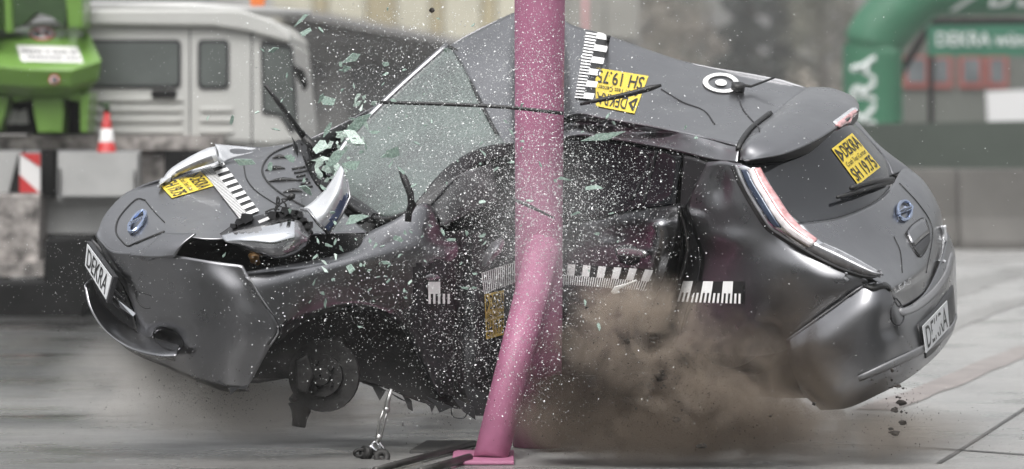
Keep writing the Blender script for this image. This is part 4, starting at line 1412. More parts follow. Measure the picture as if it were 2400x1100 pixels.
for (x, y, s, lab) in ((1500, 880, 13, 'dark soil clod in the dust below the rear door, leftmost of the high cluster'), (1550, 885, 11, 'dark soil clod in the dust below the rear door, rightmost of the high cluster'),
                       (1522, 905, 9, 'ragged soil clod hanging below the high cluster'), (1470, 800, 8, 'soil clod rising highest in the brown dust'), (1585, 985, 10, 'soil clod low in the brown dust'),
                       (1560, 950, 8, 'small soil clod midway down the brown dust'), (2108, 905, 6, 'soil clod dropping from the tail bumper, highest one'), (2098, 945, 7, 'soil clod dropping from the tail bumper, middle one'),
                       (2110, 960, 7, 'soil clod dropping under the tail bumper, lower right'), (2105, 990, 8, 'flat soil clod falling below the tail bumper'), (2088, 1015, 9, 'biggest soil clod near the ground below the tail'),
                       (1645, 1045, 8, 'soil clod just above the ground in the dust'), (1012, 24, 6, 'black clod flying high above the roof left of the pole'), (1530, 795, 7, 'soil clod beside the highest one in the dust')):
    tag(clod(x + (rg.uniform(-16, 16) if x > 2000 else 0), y, s, -1.0 + .2 * rg.random()), lab, 'clod', 'soil clods thrown up by the crash')
for _ in range(70):
    k = rg.random()
    x, y = (rg.gauss(1520, 60), rg.gauss(850, 60)) if k < .6 else ((rg.gauss(2100, 25), rg.gauss(960, 40)) if k < .85 else (rg.gauss(1650, 150), rg.gauss(1000, 30)))
    y = min(y, 1065)
    tag(clod(x, y, rg.uniform(2, 4.5), -1.0 + .2 * rg.random()), 'small dark soil crumb thrown up in the dust and under the tail', 'clod', 'small soil crumbs in the air')


def cloud(name, c, size, col, dens, nscale, lo=.45, absorb=(0, 0, 0), seed=0.0, rot=0):
    bm = bmesh.new()
    bmesh.ops.create_icosphere(bm, subdivisions=4, radius=1)
    me = bpy.data.meshes.new(name)
    bm.to_mesh(me)
    bm.free()
    o = bpy.data.objects.new(name, me)
    o.location = c
    o.scale = size
    o.rotation_euler = (0, rot, 0)
    C.objects.link(o)
    m = bpy.data.materials.new(name)
    m.use_nodes = True
    nt = m.node_tree
    nt.nodes.clear()
    out = nt.nodes.new('ShaderNodeOutputMaterial')
    pv = nt.nodes.new('ShaderNodeVolumePrincipled')
    pv.inputs['Color'].default_value = (*col, 1)
    pv.inputs['Anisotropy'].default_value = .1
    tc = nt.nodes.new('ShaderNodeTexCoord')
    ln = nt.nodes.new('ShaderNodeVectorMath')
    ln.operation = 'LENGTH'
    nt.links.new(tc.outputs['Object'], ln.inputs[0])
    fall = nt.nodes.new('ShaderNodeMapRange')
    fall.interpolation_type = 'SMOOTHSTEP'
    fall.inputs['From Min'].default_value = .25
    fall.inputs['From Max'].default_value = 1.0
    fall.inputs['To Min'].default_value = 1
    fall.inputs['To Max'].default_value = 0
    nt.links.new(ln.outputs['Value'], fall.inputs['Value'])
    mp = nt.nodes.new('ShaderNodeMapping')
    mp.inputs['Scale'].default_value = size
    mp.inputs['Location'].default_value = (seed, seed * .7, seed * 1.3)
    nt.links.new(tc.outputs['Object'], mp.inputs['Vector'])
    nz = nt.nodes.new('ShaderNodeTexNoise')
    nz.inputs['Scale'].default_value = nscale
    nz.inputs['Detail'].default_value = 8
    nz.inputs['Roughness'].default_value = .62
    nz.inputs['Distortion'].default_value = 1.1
    nt.links.new(mp.outputs[0], nz.inputs['Vector'])
    nr = nt.nodes.new('ShaderNodeMapRange')
    nr.inputs['From Min'].default_value = lo
    nr.inputs['From Max'].default_value = lo + .16
    nt.links.new(nz.outputs[0], nr.inputs['Value'])
    mu = nt.nodes.new('ShaderNodeMath')
    mu.operation = 'MULTIPLY'
    nt.links.new(fall.outputs[0], mu.inputs[0])
    nt.links.new(nr.outputs[0], mu.inputs[1])
    m2 = nt.nodes.new('ShaderNodeMath')
    m2.operation = 'MULTIPLY'
    m2.inputs[1].default_value = dens
    nt.links.new(mu.outputs[0], m2.inputs[0])
    nt.links.new(m2.outputs[0], pv.inputs['Density'])
    nt.links.new(pv.outputs[0], out.inputs['Volume'])
    me.materials.append(m)
    return tag(o, kind='stuff')


BROWN = (.48, .415, .35)
cloud('dust_cloud', P(1490, 775, -1.0), (.40, .2, .27), BROWN, 15, 6.5, .46, seed=3)
cloud('dust_cloud', P(1400, 900, -.85), (.42, .2, .30), (.13, .108, .09), 15, 5.5, .44, seed=9)
cloud('dust_cloud', P(1660, 880, -1.0), (.50, .2, .25), BROWN, 12, 6.0, .45, seed=63)
cloud('dust_cloud', P(1800, 805, -1.2), (.40, .15, .19), (.12, .10, .085), 15, 6.5, .46, seed=31)
cloud('dust_cloud', P(1580, 985, -.8), (.72, .25, .22), (.38, .32, .265), 24, 4.5, .36, seed=41)
cloud('dust_cloud', P(1400, 985, -.7), (.40, .2, .18), (.22, .185, .155), 20, 5.5, .38, seed=47)
cloud('dust_cloud', P(1880, 900, -1.2), (.26, .13, .22), (.22, .185, .15), 9, 6.0, .42, seed=53)
cloud('dust_cloud', P(1880, 1010, -.7), (.85, .3, .18), (.47, .42, .37), 8, 4.2, .39, seed=19)
cloud('dirt_cloud', P(1300, 960, -.22), (.17, .1, .26), (.15, .115, .1), 22, 7, .38, seed=83)
cloud('dust_cloud', P(1440, 730, -.8), (.24, .14, .16), BROWN, 16, 7, .46, seed=73)
cloud('spray_cloud', P(450, 900, -.4), (.68, .35, .27), (.74, .72, .69), 6.5, 3.0, .36, seed=5)
cloud('spray_cloud', P(600, 960, -.3), (.8, .35, .17), (.70, .67, .63), 6, 3.0, .36, seed=45)
cloud('spray_cloud', P(1150, 960, .2), (.9, .5, .16), (.6, .56, .52), 2.6, 3.0, .38, seed=15)
cloud('spray_cloud', P(2260, 760, 1.2), (.6, .5, .35), (.75, .74, .72), 1.0, 2.2, .36, seed=25)
cloud('glass_mist', P(1270, 540, -.75), (.38, .4, .5), (.7, .7, .7), .6, 3.0, .34, seed=55)

#@@BACKGROUND
# ------------------------------------------------------------------ truck and crane, left
TD = 12.0
WHITEP = mat('white_truck_paint', (.42, .42, .40), .45, var=.05, scale=2, coat=.2)
ALU = mat('aluminium_planks', (.42, .42, .41), .45, .4, var=.12, scale=3)
TREAD = mat('tread_plate', (.27, .25, .235), .5, .5, var=.75, scale=11, bump=.6, bscale=30)
GREEN = mat('crane_green', (.115, .225, .04), .38, var=.1, scale=3, coat=.3)
GREEND = mat('crane_green_inside', (.02, .05, .012), .6, var=.3, scale=4)
BLACKM = mat('chassis_black', (.01, .01, .01), .8, var=.4, scale=5, spec=.15)
TGLASS = mat('truck_window_glass', (.09, .1, .095), .3, var=.2, scale=2)
REDW = mat('signal_red', (.42, .025, .025), .5)
WHITEB = mat('signal_white', (.62, .61, .6), .5)

truck = empty('crew_cab_truck', P(300, 708, TD + 1), 'white crew cab flatbed truck parked behind the nose of the grey car', 'truck')
mb = MB()
mb.prism([(60, 48), (210, 42), (570, 45), (640, 58), (672, 80), (686, 112), (694, 190), (706, 300), (704, 338), (640, 348), (520, 340), (60, 345)], TD, 2.2)
mb.build('cab', WHITEP, truck, bevel=.05)
mb = MB()
mb.prism([(190, 22), (560, 22), (640, 48), (676, 78), (684, 98), (676, 100), (580, 74), (500, 62), (190, 58)], TD - .06, 2.3)
mb.build('roof', WHITEP, truck, bevel=.04)


def panel(name, outline, d, m, parent, t=.012, bevel=0, back=.0):
    mb = MB()
    mb.prism(outline, d - t, t - .002)
    return mb.build(name, m, parent, bevel=bevel)


def rrect(x0, y0, x1, y1, r):
    o = []
    for (cx, cy, a0) in ((x1 - r, y0 + r, -90), (x1 - r, y1 - r, 0), (x0 + r, y1 - r, 90), (x0 + r, y0 + r, 180)):
        o += [(cx + r * math.cos(R(a0 + a)), cy + r * math.sin(R(a0 + a))) for a in (0, 30, 60, 90)]
    return o


for (x0, y0, x1, y1) in ((150, 93, 424, 207), (463, 93, 537, 209)):
    fr = panel('window_frame', rrect(x0, y0, x1, y1, 12), TD, TRIM, truck, .012)
    panel('pane', rrect(x0 + 7, y0 + 7, x1 - 7, y1 - 7, 9), TD - .012, TGLASS, fr, .008)
fr = panel('window_frame', [(610, 100), (622, 95), (686, 108), (694, 200), (698, 290), (690, 308), (680, 312), (664, 285), (654, 272), (614, 266)], TD, TRIM, truck, .012)
panel('pane', [(617, 106), (680, 115), (687, 200), (691, 288), (684, 300), (668, 276), (658, 265), (620, 260)], TD - .012, TGLASS, fr, .008)
panel('door_handle', rrect(355, 212, 413, 230, 5), TD, BLACKM, truck, .04)
mb = MB()
for y in (228, 252, 276, 303):
    mb.prism([(215, y), (428, y), (428, y + 10), (215, y + 10)], TD - .02, .018)
    if y > 230: mb.prism([(468, y), (545, y), (545, y + 10), (468, y + 10)], TD - .02, .018)
mb.build('door_ribs', WHITEP, truck, bevel=.006)
mb = MB()
for (x, y0, y1) in ((445, 70, 335), (590, 75, 340), (130, 60, 335)):
    mb.prism([(x - 1.6, y0), (x + 1.6, y0), (x + 1.6, y1), (x - 1.6, y1)], TD - .004, .003)
mb.build('door_gap', TRIM, truck)
mb = MB()
mb.tube([P(205, 14, TD + .3), P(460, 16, TD + .3), P(728, 32, TD + .3)], .03, 8)
mb.build('roof_bar', ALU, truck, True)
mb = MB()
mb.tube([P(205, 22, TD + 1.6), P(460, 22, TD + 1.6), P(700, 34, TD + 1.6)], .03, 8)
mb.build('roof_bar', ALU, truck, True)
panel('beacon', [(585, -12), (622, -12), (618, 14), (588, 14)], TD + .4, mat('orange_beacon', (.6, .16, .04), .4), truck, .1)
mb = MB()
mb.prism([(686, 150), (712, 165), (722, 200), (712, 215), (694, 180)], TD - .3, .1)
mb.build('mirror', BLACKM, truck, bevel=.01)
mb = MB()
mb.prism([(0 - 60, 318), (520, 318), (520, 352), (-60, 352)], TD - .3, 2.5)
mb.build('bed_deck', TREAD, truck)
panel('bed_end', [(330, 352), (505, 352), (505, 440), (330, 440)], TD - .1, TREAD, truck, .1)
panel('battery_box', [(385, 353), (470, 353), (470, 440), (385, 440)], TD - .22, BLACKM, truck, .1)
bx = panel('tool_box', rrect(136, 357, 322, 459, 5), TD - .35, ALU, truck, .3)
panel('box_hinges', [(138, 395), (142, 395), (142, 458), (138, 458)], TD - .66, BLACKM, bx, .01)
panel('box_hinges', [(314, 400), (318, 400), (318, 458), (314, 458)], TD - .66, BLACKM, bx, .01)
panel('tool_box', [(-30, 355), (48, 355), (36, 452), (-30, 452)], TD - .35, ALU, truck, .3)
panel('post', [(95, 350), (127, 350), (127, 462), (95, 462)], TD - .4, BLACKM, truck, .2)
panel('side_panel', [(98, 462), (345, 462), (345, 475), (98, 475)], TD - .35, ALU, truck, .12)
panel('side_panel', [(98, 476), (345, 476), (345, 548), (98, 548)], TD - .3, ALU, truck, .1)
panel('step_box', [(-40, 456), (94, 456), (92, 618), (-40, 618)], TD - .4, TREAD, truck, .4, bevel=.01)
panel('step', [(-40, 616), (100, 614), (100, 648), (-40, 650)], TD - .45, TREAD, truck, .5)
mb = MB()
mb.prism([(-60, 540), (720, 460), (720, 640), (-60, 690)], TD + .1, 1.9)
mb.build('chassis', BLACKM, truck)
for x in (60, 610):
    mb = MB()
    disc(mb, P(x, 590, TD + .1), Vector((0, -1, 0)), .22, .42, -.15, .15, 32, 0)
    disc(mb, P(x, 590, TD + .1), Vector((0, -1, 0)), .02, .22, -.1, .08, 32, 1)
    mb.build('wheel', [RUBBER, ALU], truck)
mb = MB()
mb.prism([(104, 560), (200, 556), (205, 700), (180, 790), (90, 800), (-40, 770), (-40, 665), (104, 660)], TD - 2.0, .6)
mb.build('outrigger_housing', BLACKM, truck, bevel=.02)
panel('outrigger_foot', [(-20, 768), (58, 778), (72, 806), (-20, 812)], TD - 2.6, mat('pale_steel', (.42, .42, .42), .45, .3), truck, .4, bevel=.02)
mb = MB()
mb.tube([P(-20, 780, TD - 3.2), P(80, 838, TD - 3.4)], .02, 6)
mb.build('outrigger_bar', BLACKM, truck, True)

# warning board
wb = MB()
wb.prism([(46, 360), (94, 360), (94, 452), (46, 452)], TD - .75, .03, 0)
wb.prism([(46, 360), (94, 360), (94, 392), (46, 352 + 8)], TD - .757, .005, 1)
wb.prism([(46, 410), (92, 452), (46, 452)], TD - .757, .005, 1)
wbo = wb.build('warning_board', [WHITEB, REDW], None, False, local=True)
tag(wbo, 'red and white striped warning board between the boxes on the truck', 'warning board')
mb = MB()
mb.prism([(20, 452), (42, 362), (46, 360), (46, 452)], TD - .74, .04)
mb.build('bracket', BLACKM, wbo)

# cone on the bed
cone = empty('traffic_cone', P(250, 361, TD - .55), 'red and white traffic cone standing on the truck bed before the cab', 'cone')
cc = P(250, 361, TD - .55)
H = 98 / (FPX / (CAM_D + TD - .55))
prof = [(0.0, .078), (.24, .062), (.24, .0625), (.62, .034), (.64, .034), (1.0, .014)]
mb = MB()
for (z0, r0, z1, r1, m) in ((0, .074, .28, .058, 0), (.28, .0585, .6, .042, 1), (.6, .041, 1.0, .018, 0)):
    n = 20
    v = [cc + Vector((r * math.cos(2 * math.pi * i / n), r * math.sin(2 * math.pi * i / n), z * H)) for z, r in ((z0, r0), (z1, r1)) for i in range(n)]
    mb.add(v, [(i, (i + 1) % n, n + (i + 1) % n, n + i) for i in range(n)] + [tuple(range(n, 2 * n))], m)
mb.build('cone_body', [REDW, WHITEB], cone, True)
mb = MB()
mb.tube([cc + Vector((0, 0, H)), cc + Vector((.002, 0, H + .075))], [.022, .02], 8)
mb.tube([cc + Vector((-.05, 0, H + .055)), cc + Vector((0, 0, H + .05))], [.02, .008], 8)
mb.build('lamp_holder', GREEND, cone, True)

# crane
crane = empty('loading_crane', P(100, 320, TD), 'bright green loading crane base on the truck bed at the left', 'crane')
CD = TD - .75
K = (CAM_D + CD) / FPX


def crane_grid(name, net, m):
    o = grid(name, net, m, crane, k=3, keep=False, thick=.02)
    o.data.polygons.foreach_set('use_smooth', [False] * len(o.data.polygons))
    return o


mb = MB()      # sloped deck and lower housing as one lofted body
def cp(x, y, d): return P(x, y, CD + d)
top = [cp(-60, 66, .75), cp(196, 66, .75), cp(208, 74, .7), cp(239, 142, .1), cp(168, 165, -.02), cp(70, 163, -.05), cp(-60, 150, -.05)]
low = [cp(-60, 200, .75), cp(190, 200, .75), cp(205, 195, .7), cp(232, 186, .14), cp(165, 205, .02), cp(70, 205, 0), cp(-60, 195, 0)]
bot = [cp(-60, 230, .7), cp(185, 230, .7), cp(196, 225, .65), cp(210, 212, .2), cp(160, 226, .12), cp(70, 226, .1), cp(-60, 215, .1)]
n = 7
mb.add(top + low + bot, [tuple(range(6, -1, -1))] + [(k * n + i, k * n + (i + 1) % n, (k + 1) * n + (i + 1) % n, (k + 1) * n + i) for k in (0, 1) for i in range(n)] + [tuple(range(14, 21))])
mb.build('housing', GREEN, crane, bevel=.012)
for ol, d0, dp in (([(150, -40), (192, -40), (195, 66), (160, 66)], .15, .5), ([(-60, -40), (-12, -40), (-8, 70), (-60, 70)], .15, .5), ([(8, -40), (24, -40), (30, 76), (12, 78)], .1, .12)):
    mb = MB()
    mb.prism(ol, CD + d0, dp)
    mb.build('mast_plate', GREEN, crane, bevel=.012)
mb = MB()
mb.prism([(-20, -40), (160, -40), (150, 62), (120, 40), (85, 30), (50, 60), (20, 66), (-20, 66)], CD + .45, .25)
mb.build('mast_recess', GREEND, crane)
mb = MB()
mb.prism([(-60, 215), (22, 222), (14, 262), (-4, 310), (-60, 310)], CD + .15, .5)
mb.prism([(75, 224), (146, 226), (150, 262), (146, 312), (88, 312), (78, 262)], CD + .15, .5)
mb.prism([(186, 226), (211, 214), (205, 312), (188, 312)], CD + .15, .5)
mb.prism([(22, 215), (190, 215), (186, 240), (150, 232), (75, 232), (30, 240)], CD + .15, .5)
mb.build('leg', GREEN, crane, bevel=.012)
mb = MB()
mb.prism([(-40, 225), (200, 225), (200, 314), (-40, 314)], CD + .5, .2)
mb.build('leg_recess', BLACKM, crane)
for x in (30, 55):
    mb = MB()
    mb.prism([(x - 14, 262), (x + 8, 255), (x + 12, 290), (x - 12, 292)], CD + .47, .02)
    mb.build('bracket', WHITEB, crane)


def deck_pt(x, y, lift=.01):
    # plane of the sloping deck front
    a, b, c = cp(-60, 66, .75), cp(196, 66, .75), cp(70, 163, -.05)
    nrm = (b - a).cross(c - a).normalized()
    if nrm.z < 0: nrm = -nrm
    d_ = ray(x, y)
    t = (a - CAM).dot(nrm) / d_.dot(nrm)
    return CAM + d_ * t + nrm * lift


mb = MB()
n = 24
mb.add([deck_pt(99 + 31 * math.cos(2 * math.pi * i / n), 81 + 15 * math.sin(2 * math.pi * i / n), .004) for i in range(n)], [tuple(range(n))], 1)
mb.add([deck_pt(99 + 26 * math.cos(2 * math.pi * i / n), 81 + 12 * math.sin(2 * math.pi * i / n), .006) for i in range(n)], [tuple(range(n))], 0)
for (cx, cy, sx, sy) in ((88, 82, 7, 8), (110, 79, 7, 8)):
    mb.add([deck_pt(cx + sx * math.cos(2 * math.pi * i / 10), cy + sy * math.sin(2 * math.pi * i / 10), .008) for i in range(10)], [tuple(range(10))], 2)
mb.add([deck_pt(78, 72, .01), deck_pt(82, 70, .01), deck_pt(120, 90, .01), deck_pt(116, 92, .01)], [(0, 1, 2, 3)], 1)
mb.build('prohibition_sign', [WHITEB, REDW, INK], crane)
mb = MB()
mb.add([deck_pt(38, 107, .004), deck_pt(182, 111, .004), deck_pt(196, 149, .004), deck_pt(50, 145, .004)], [(0, 1, 2, 3)], 0)
rs = random.Random(5)
for row, (ya, xa, xb) in enumerate(((119, 52, 178), (132, 62, 180))):
    x = xa
    while x < xb:
        w_ = rs.uniform(5, 9)
        s_ = (x - 50) * .03
        mb.add([deck_pt(x, ya + s_, .007), deck_pt(x + w_, ya + s_, .007), deck_pt(x + w_ + 2, ya + s_ + 6, .007), deck_pt(x + 2, ya + s_ + 6, .007)], [(0, 1, 2, 3)], 1)
        x += w_ + rs.choice((2, 2, 3, 8))
mb.build('information_label', [WHITEB, mat('faded_print', (.12, .12, .13), .6)], crane)
mb = MB()
q = [(127 + 13 * math.cos(2 * math.pi * i / n), 187 + 12 * math.sin(2 * math.pi * i / n)) for i in range(n)]
mb.prism(q, CD - .06, .004, 1)
mb.prism([(127 + (x - 127) * .75, 187 + (y - 187) * .75) for x, y in q], CD - .066, .004, 0)
mb.prism([(121, 182), (132, 180), (134, 193), (124, 194)], CD - .07, .003, 2)
mb.build('small_sign', [WHITEB, REDW, INK], crane)

# ------------------------------------------------------------------ hall behind
HD = 85.0
hall = empty('hall', P(900, 400, HD), 'long hall with ochre cladding above a dark grey canopy and wall', 'building')
OCHRE = mat('ochre_cladding', (.30, .26, .165), .7, var=.12, scale=.6)
OCHREP = mat('pale_cladding', (.40, .38, .30), .7, var=.1, scale=.6)
CANOPY = mat('dark_canopy', (.19, .186, .182), .6, var=.2, scale=.6)
WALLG = mat('grey_wall', (.28, .275, .265), .8, var=.3, scale=.4)
mb = MB()
mb.prism([(500, -320), (1500, -320), (1500, 420), (500, 420)], HD + 3, 12, 0)
mb.build('wall', WALLG, hall)
mb = MB()
xs = [640, 735, 770, 860, 930, 1010, 1040, 1130, 1165, 1260, 1330, 1420, 1500]
for i in range(len(xs) - 1):
    mb.prism([(xs[i], -300), (xs[i + 1] - 4, -300), (xs[i + 1] - 4, 90), (xs[i], 90)], HD + 2.8 - .06 * (i % 2), .15, i % 2 if xs[i] < 1260 else 2)
mb.build('cladding', [OCHREP, OCHRE, mat('grey_cladding', (.2, .195, .175), .7, var=.15, scale=.5)], hall)
mb = MB()
mb.prism([(640, 18), (740, 26), (1090, 92), (1260, 118), (1260, 130), (1060, 105), (730, 45), (640, 40)], HD - .2, 3)
mb.build('canopy', CANOPY, hall)
mb = MB()
mb.prism([(640, 62), (740, 68), (1080, 112), (1260, 132), (1260, 146), (1060, 125), (730, 92), (640, 92)], HD + .6, 2)
mb.build('canopy_beam', mat('canopy_beam_grey', (.17, .165, .16), .6, var=.2, scale=.5), hall)
mb = MB()
for (x0, x1, y0, y1) in ((700, 735, 135, 330), (740, 760, 150, 180), (820, 1000, 150, 300)):
    mb.prism([(x0, y0), (x1, y0), (x1, y1), (x0, y1)], HD + 2.6, .3)
mb.build('door', mat('dark_doors', (.08, .08, .08), .5, var=.3, scale=.6), hall)
mb = MB()
mb.prism([(800, 300), (905, 290), (900, 345), (790, 350)], HD - 6, 1)
tag(mb.build('red_container', mat('dull_red', (.22, .06, .05), .7, var=.3, scale=.7), None, False, local=True), 'dull red container low in front of the grey hall wall', 'container')
mb = MB()
mb.tube([P(1372, 420, HD - 3), P(1372, -120, HD - 3)], .07, 8)
tag(mb.build('flag_mast', mat('pale_red_mast', (.34, .16, .17), .5), None, True, local=True), 'thin reddish mast standing right of the pole far behind', 'mast')

# ------------------------------------------------------------------ arch, banner, barrier, right
AD = 35.0
ARCH = mat('green_inflatable_fabric', (.026, .115, .062), .55, var=.12, scale=1.2)
BANNER = mat('dark_green_banner', (.02, .11, .065), .6, var=.1, scale=2)
LETTER = mat('white_lettering', (.5, .53, .52), .6)
arch = empty('inflatable_arch', P(2045, 515, AD), 'green inflatable arch with white lettering at the right', 'arch')
mb = MB()
path = [(2046, 520), (2046, 400), (2046, 260), (2046, 130), (2052, 92), (2090, 42), (2135, -2), (2165, -22), (2210, -32), (2330, -34), (2560, -36)]
mb.tube([P(x, y, AD) for x, y in spline_px(path, 3)], .42, 28)
mb.build('arch_tube', ARCH, arch, True)
BV.clear()
BV[0] = BVHTree.FromPolygons(mb.v, mb.f)
# lettering up the leg and along the top
lv, lf = text_uv('DEKRA', (0, 0, 1, 1), .02)
mb = MB()
mb.add(proj_many([bilin([(1995, 405), (1995, 128), (2052, 128), (2052, 405)], *q) for q in lv], .02), lf)
mb.build('lettering', LETTER, arch)
mb = MB()
mb.add(proj_many([bilin([(2318, -52), (2595, -52), (2595, 15), (2318, 15)], *q) for q in lv], .02), lf)
mb.add(proj_many([(2222, 24), (2240, 22), (2290, -8), (2275, -10)], .02), [(0, 1, 2, 3)])
mb.build('lettering', LETTER, arch)
ban = empty('banner', P(2300, 130, AD + 3), 'dark green banner with white writing hung behind the arch', 'banner')
mb = MB()
mb.prism([(2172, 60), (2700, 55), (2700, 132), (2176, 132)], AD + 3, .04)
mb.build('banner_sheet', BANNER, ban)
tv, tf = text_uv('DEKRA wünscht', (0, 0, 1, 1), .015)
mb = MB()
mb.add([P(*bilin([(2195, 76), (2470, 76), (2470, 108), (2195, 108)], *q), AD + 2.98) for q in tv], tf)
mb.build('lettering', LETTER, ban)
mb = MB()
for x in (2182, 2690): mb.tube([P(x, 500, AD + 3.1), P(x, 50, AD + 3.1)], .05, 8)
mb.tube([P(2100, 190, AD + 3.2), P(2160, 90, AD + 3.2), P(2180, 52, AD + 3.2), P(2690, 46, AD + 3.2)], .06, 8)
mb.build('banner_frame', BLACKM, ban, True)
kiosk = empty('red_kiosk', P(2230, 420, AD + 12), 'low building with red framed windows under the arch', 'kiosk')
KD = AD + 12
mb = MB()
mb.prism([(2100, 120), (2620, 120), (2620, 440), (2100, 440)], KD, 4)
mb.build('wall', mat('kiosk_wall', (.085, .09, .08), .8, var=.2, scale=.5), kiosk)
for (x0, x1) in ((2118, 2178), (2180, 2232), (2248, 2305), (2312, 2362)):
    f_ = panel('window', [(x0, 132), (x1, 132), (x1, 206), (x0, 206)], KD, mat('red_frame', (.24, .06, .05), .6), kiosk, .06)
    panel('pane', [(x0 + 9, 138), (x1 - 9, 138), (x1 - 9, 194), (x0 + 9, 194)], KD - .06, mat('kiosk_pane', (.10, .11, .115), .2, var=.3, scale=2), f_, .02)
tag(panel('white_sign_board', [(2312, 214), (2420, 210), (2420, 292), (2316, 288)], KD - 3, mat('white_board', (.5, .5, .5), .6), None, .08), 'blank white board standing below the red windows', 'board')

BARC = mat('weathered_concrete', (.085, .081, .075), .85, var=.2, scale=1.2, bump=.3, bscale=12)
TARP = mat('grey_green_tarp', (.045, .056, .046), .8, var=.15, scale=1)
for i, (xa, xb) in enumerate(((1730, 1985), (1990, 2240), (2245, 2490))):
    bd = 23.8 - i * .25
    b_ = empty('concrete_barrier', P((xa + xb) / 2, 578, bd), ['concrete barrier mostly hidden behind the tail of the car', 'concrete barrier half hidden behind the tail bumper', 'concrete barrier at the right edge beyond the track'][i], 'barrier', 'concrete barriers along the track')
    mb = MB()
    y0 = 574 + (8 if i == 1 else 0) - i * 2
    q0, q1 = P(xa, 412, bd), P(xb, 412, bd)
    z = lambda p, h: Vector((p.x, p.y, h))
    prof = [(-.32, .0), (-.32, .09), (-.2, .34), (-.11, .86), (.11, .86), (.2, .34), (.32, .09), (.32, 0)]
    v = [Vector((q.x, q.y + a, h)) for q in (q0, q1) for a, h in prof]
    k = len(prof)
    mb.add(v, [(j, (j + 1) % k, k + (j + 1) % k, k + j) for j in range(k)] + [tuple(range(k - 1, -1, -1)), tuple(range(k, 2 * k))])
    mb.build('barrier_body', BARC, b_, bevel=.015)
fence = empty('fence_screen', P(2150, 420, 25), 'grey green fabric screen on posts standing behind the concrete barriers', 'fence')
mb = MB()
mb.prism([(1700, 296), (2500, 282), (2500, 470), (1700, 470)], 25, .03)
mb.build('screen', TARP, fence)
for x in (1800, 1960, 2120, 2290, 2450):
    mb = MB()
    mb.tube([P(x, 525, 25.1), P(x, 284, 25.1)], .03, 8)
    mb.build('post', STEELD, fence, True)

# ------------------------------------------------------------------ trees
BARK = mat('bark', (.06, .05, .042), .9, var=.3, scale=4)
LEAFS = [mat('winter_twigs', (.19, .168, .14), .9, var=.35, scale=1.2), mat('evergreen_needles', (.016, .021, .017), .95, var=.4, scale=1.0), mat('olive_foliage', (.12, .118, .085), .9, var=.35, scale=1.0)]


def tree(px, D, h, w_, kind, label, seed):
    r = random.Random(seed)
    base = ground_pt(px, HORIZ + FPX * CAM_H / D)
    t = empty('tree', base, label, 'tree', 'trees behind the track')
    mb = MB()
    mb.tube([base, base + Vector((.1, 0, h * .4)), base + Vector((.2 * r.uniform(-1, 1), 0, h * .8)), base + Vector((0, 0, h * .95))], [.24, .17, .08, .02], 8)
    limbs = []
    for i in range(16):
        z = h * r.uniform(.15, .8)
        a = r.uniform(0, 6.28)
        l = w_ * .5 * (1 - .6 * z / h) * r.uniform(.6, 1.1)
        p0 = base + Vector((0, 0, z))
        p1 = p0 + Vector((math.cos(a) * l * .6, math.sin(a) * l * .6, l * (.35 if kind != 1 else -.1)))
        p2 = p0 + Vector((math.cos(a) * l, math.sin(a) * l, l * (.75 if kind != 1 else -.25)))
        mb.tube([p0, p1, p2], [.07, .045, .015], 5)
        limbs.append((p1, p2))
    mb.build('trunk', BARK, t, True)
    v, f = [], []
    N = 11000 if kind == 1 else 3400
    for _ in range(N):
        if kind == 1:
            z = h * (r.random() ** 1.3 * .96 + .03)
            rad = w_ * .5 * (1 - z / h) ** .8 * math.sqrt(r.random())
            tier = .75 + .35 * math.sin(z * 5)
            a = r.uniform(0, 6.28)
            c = base + Vector((math.cos(a) * rad * tier, math.sin(a) * rad * tier, z - rad * .25))
        else:
            p1, p2 = r.choice(limbs)
            c = p1.lerp(p2, r.uniform(.2, 1.15)) + Vector((r.gauss(0, 1), r.gauss(0, 1), r.gauss(0, 1))) * w_ * .1
        s = r.uniform(.06, .17)
        u = Vector((r.gauss(0, 1), r.gauss(0, 1), r.gauss(0, 1))).normalized()
        q = u.cross(Vector((r.gauss(0, 1), r.gauss(0, 1), r.gauss(0, 1)))).normalized()
        b = len(v)
        v += [c - u * s, c + q * s * .5, c + u * s, c - q * s * .5]
        f.append((b, b + 1, b + 2, b + 3))
    mesh_obj('crown', v, f, LEAFS[kind], t, False)


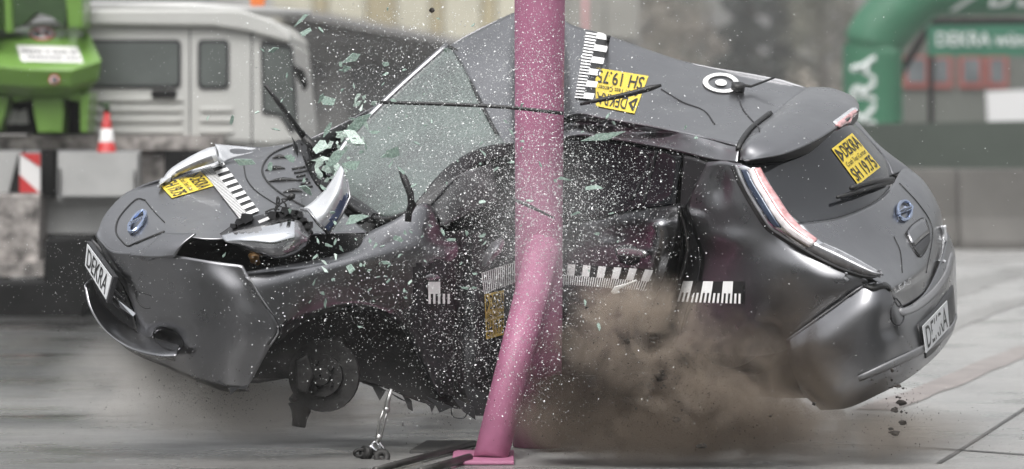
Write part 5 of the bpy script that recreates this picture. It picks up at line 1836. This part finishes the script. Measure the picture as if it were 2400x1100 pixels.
TREES = [(1480, 150, 9, 5.0, 0, 'bare brown tree just right of the pink pole'), (1570, 165, 10, 5.5, 2, 'olive bushy tree behind the middle of the roof'), (1660, 158, 7, 4.2, 0, 'low brown twiggy tree behind the roof target'),
         (1745, 150, 11, 4.2, 1, 'dark evergreen, left one of the pair behind the antenna'), (1835, 156, 11.5, 4.4, 1, 'dark evergreen, right one of the pair behind the spoiler'), (1925, 150, 9, 4.6, 2, 'olive tree left of the green arch leg'),
         (1985, 172, 10, 5.2, 0, 'bare brown tree behind the green arch leg'), (2110, 160, 9, 5, 2, 'olive tree behind the arch opening'), (2230, 170, 10, 5.5, 1, 'dark evergreen behind the red windows'), (2370, 165, 10, 6, 2, 'olive tree at the right edge behind the banner')]
for i, (px, D, h, w_, kd, lab) in enumerate(TREES):
    tree(px, D, h, w_, kd, lab, 40 + i)
# scrub that closes the gap under the trees
v, f = [], []
r = random.Random(77)
for _ in range(9000):
    px = r.uniform(1380, 2500)
    D = r.uniform(120, 180)
    b0 = ground_pt(px, HORIZ + FPX * CAM_H / D)
    top = 1.6 + 1.8 * (.5 + noise.noise(Vector((px * .012, D * .05, 3)))) 
    c = b0 + Vector((0, 0, r.random() ** .8 * top))
    s = r.uniform(.1, .25)
    u = Vector((r.gauss(0, 1), r.gauss(0, 1), r.gauss(0, 1))).normalized()
    q = u.cross(Vector((r.gauss(0, 1), r.gauss(0, 1), r.gauss(0, 1)))).normalized()
    b = len(v)
    v += [c - u * s, c + q * s * .6, c + u * s, c - q * s * .6]
    f.append((b, b + 1, b + 2, b + 3))
tag(mesh_obj('scrub', v, f, LEAFS[0], None, False), kind='stuff')
# wooded rise far behind
v, f = [], []
for i in range(41):
    x = -160 + 8 * i
    for (y, z) in ((230, 0), (240, 3), (270, 5.2), (330, 6.3)):
        v.append((x, y, z + (1.6 * noise.noise(Vector((x * .05, y * .1, 0))) if z else -.2)))
for i in range(40):
    for j in range(3): f.append((i * 4 + j, i * 4 + j + 1, (i + 1) * 4 + j + 1, (i + 1) * 4 + j))
tag(mesh_obj('hills', v, f, mat('wooded_hill', (.09, .085, .075), .95, var=.4, scale=.4)), kind='structure')

# ------------------------------------------------------------------ misty air
mb = MB()
mb.box((-230, -120, -1), (230, 430, 19))
hz = mb.build('haze', [])
hz.data.materials.clear()
hm = bpy.data.materials.new('mist')
hm.use_nodes = True
hn = hm.node_tree
hn.nodes.clear()
ho = hn.nodes.new('ShaderNodeOutputMaterial')
hv = hn.nodes.new('ShaderNodeVolumePrincipled')
hv.inputs['Color'].default_value = (.85, .85, .84, 1)
hv.inputs['Density'].default_value = .0008
hn.links.new(hv.outputs[0], ho.inputs['Volume'])
hz.data.materials.append(hm)
tag(hz, kind='stuff')
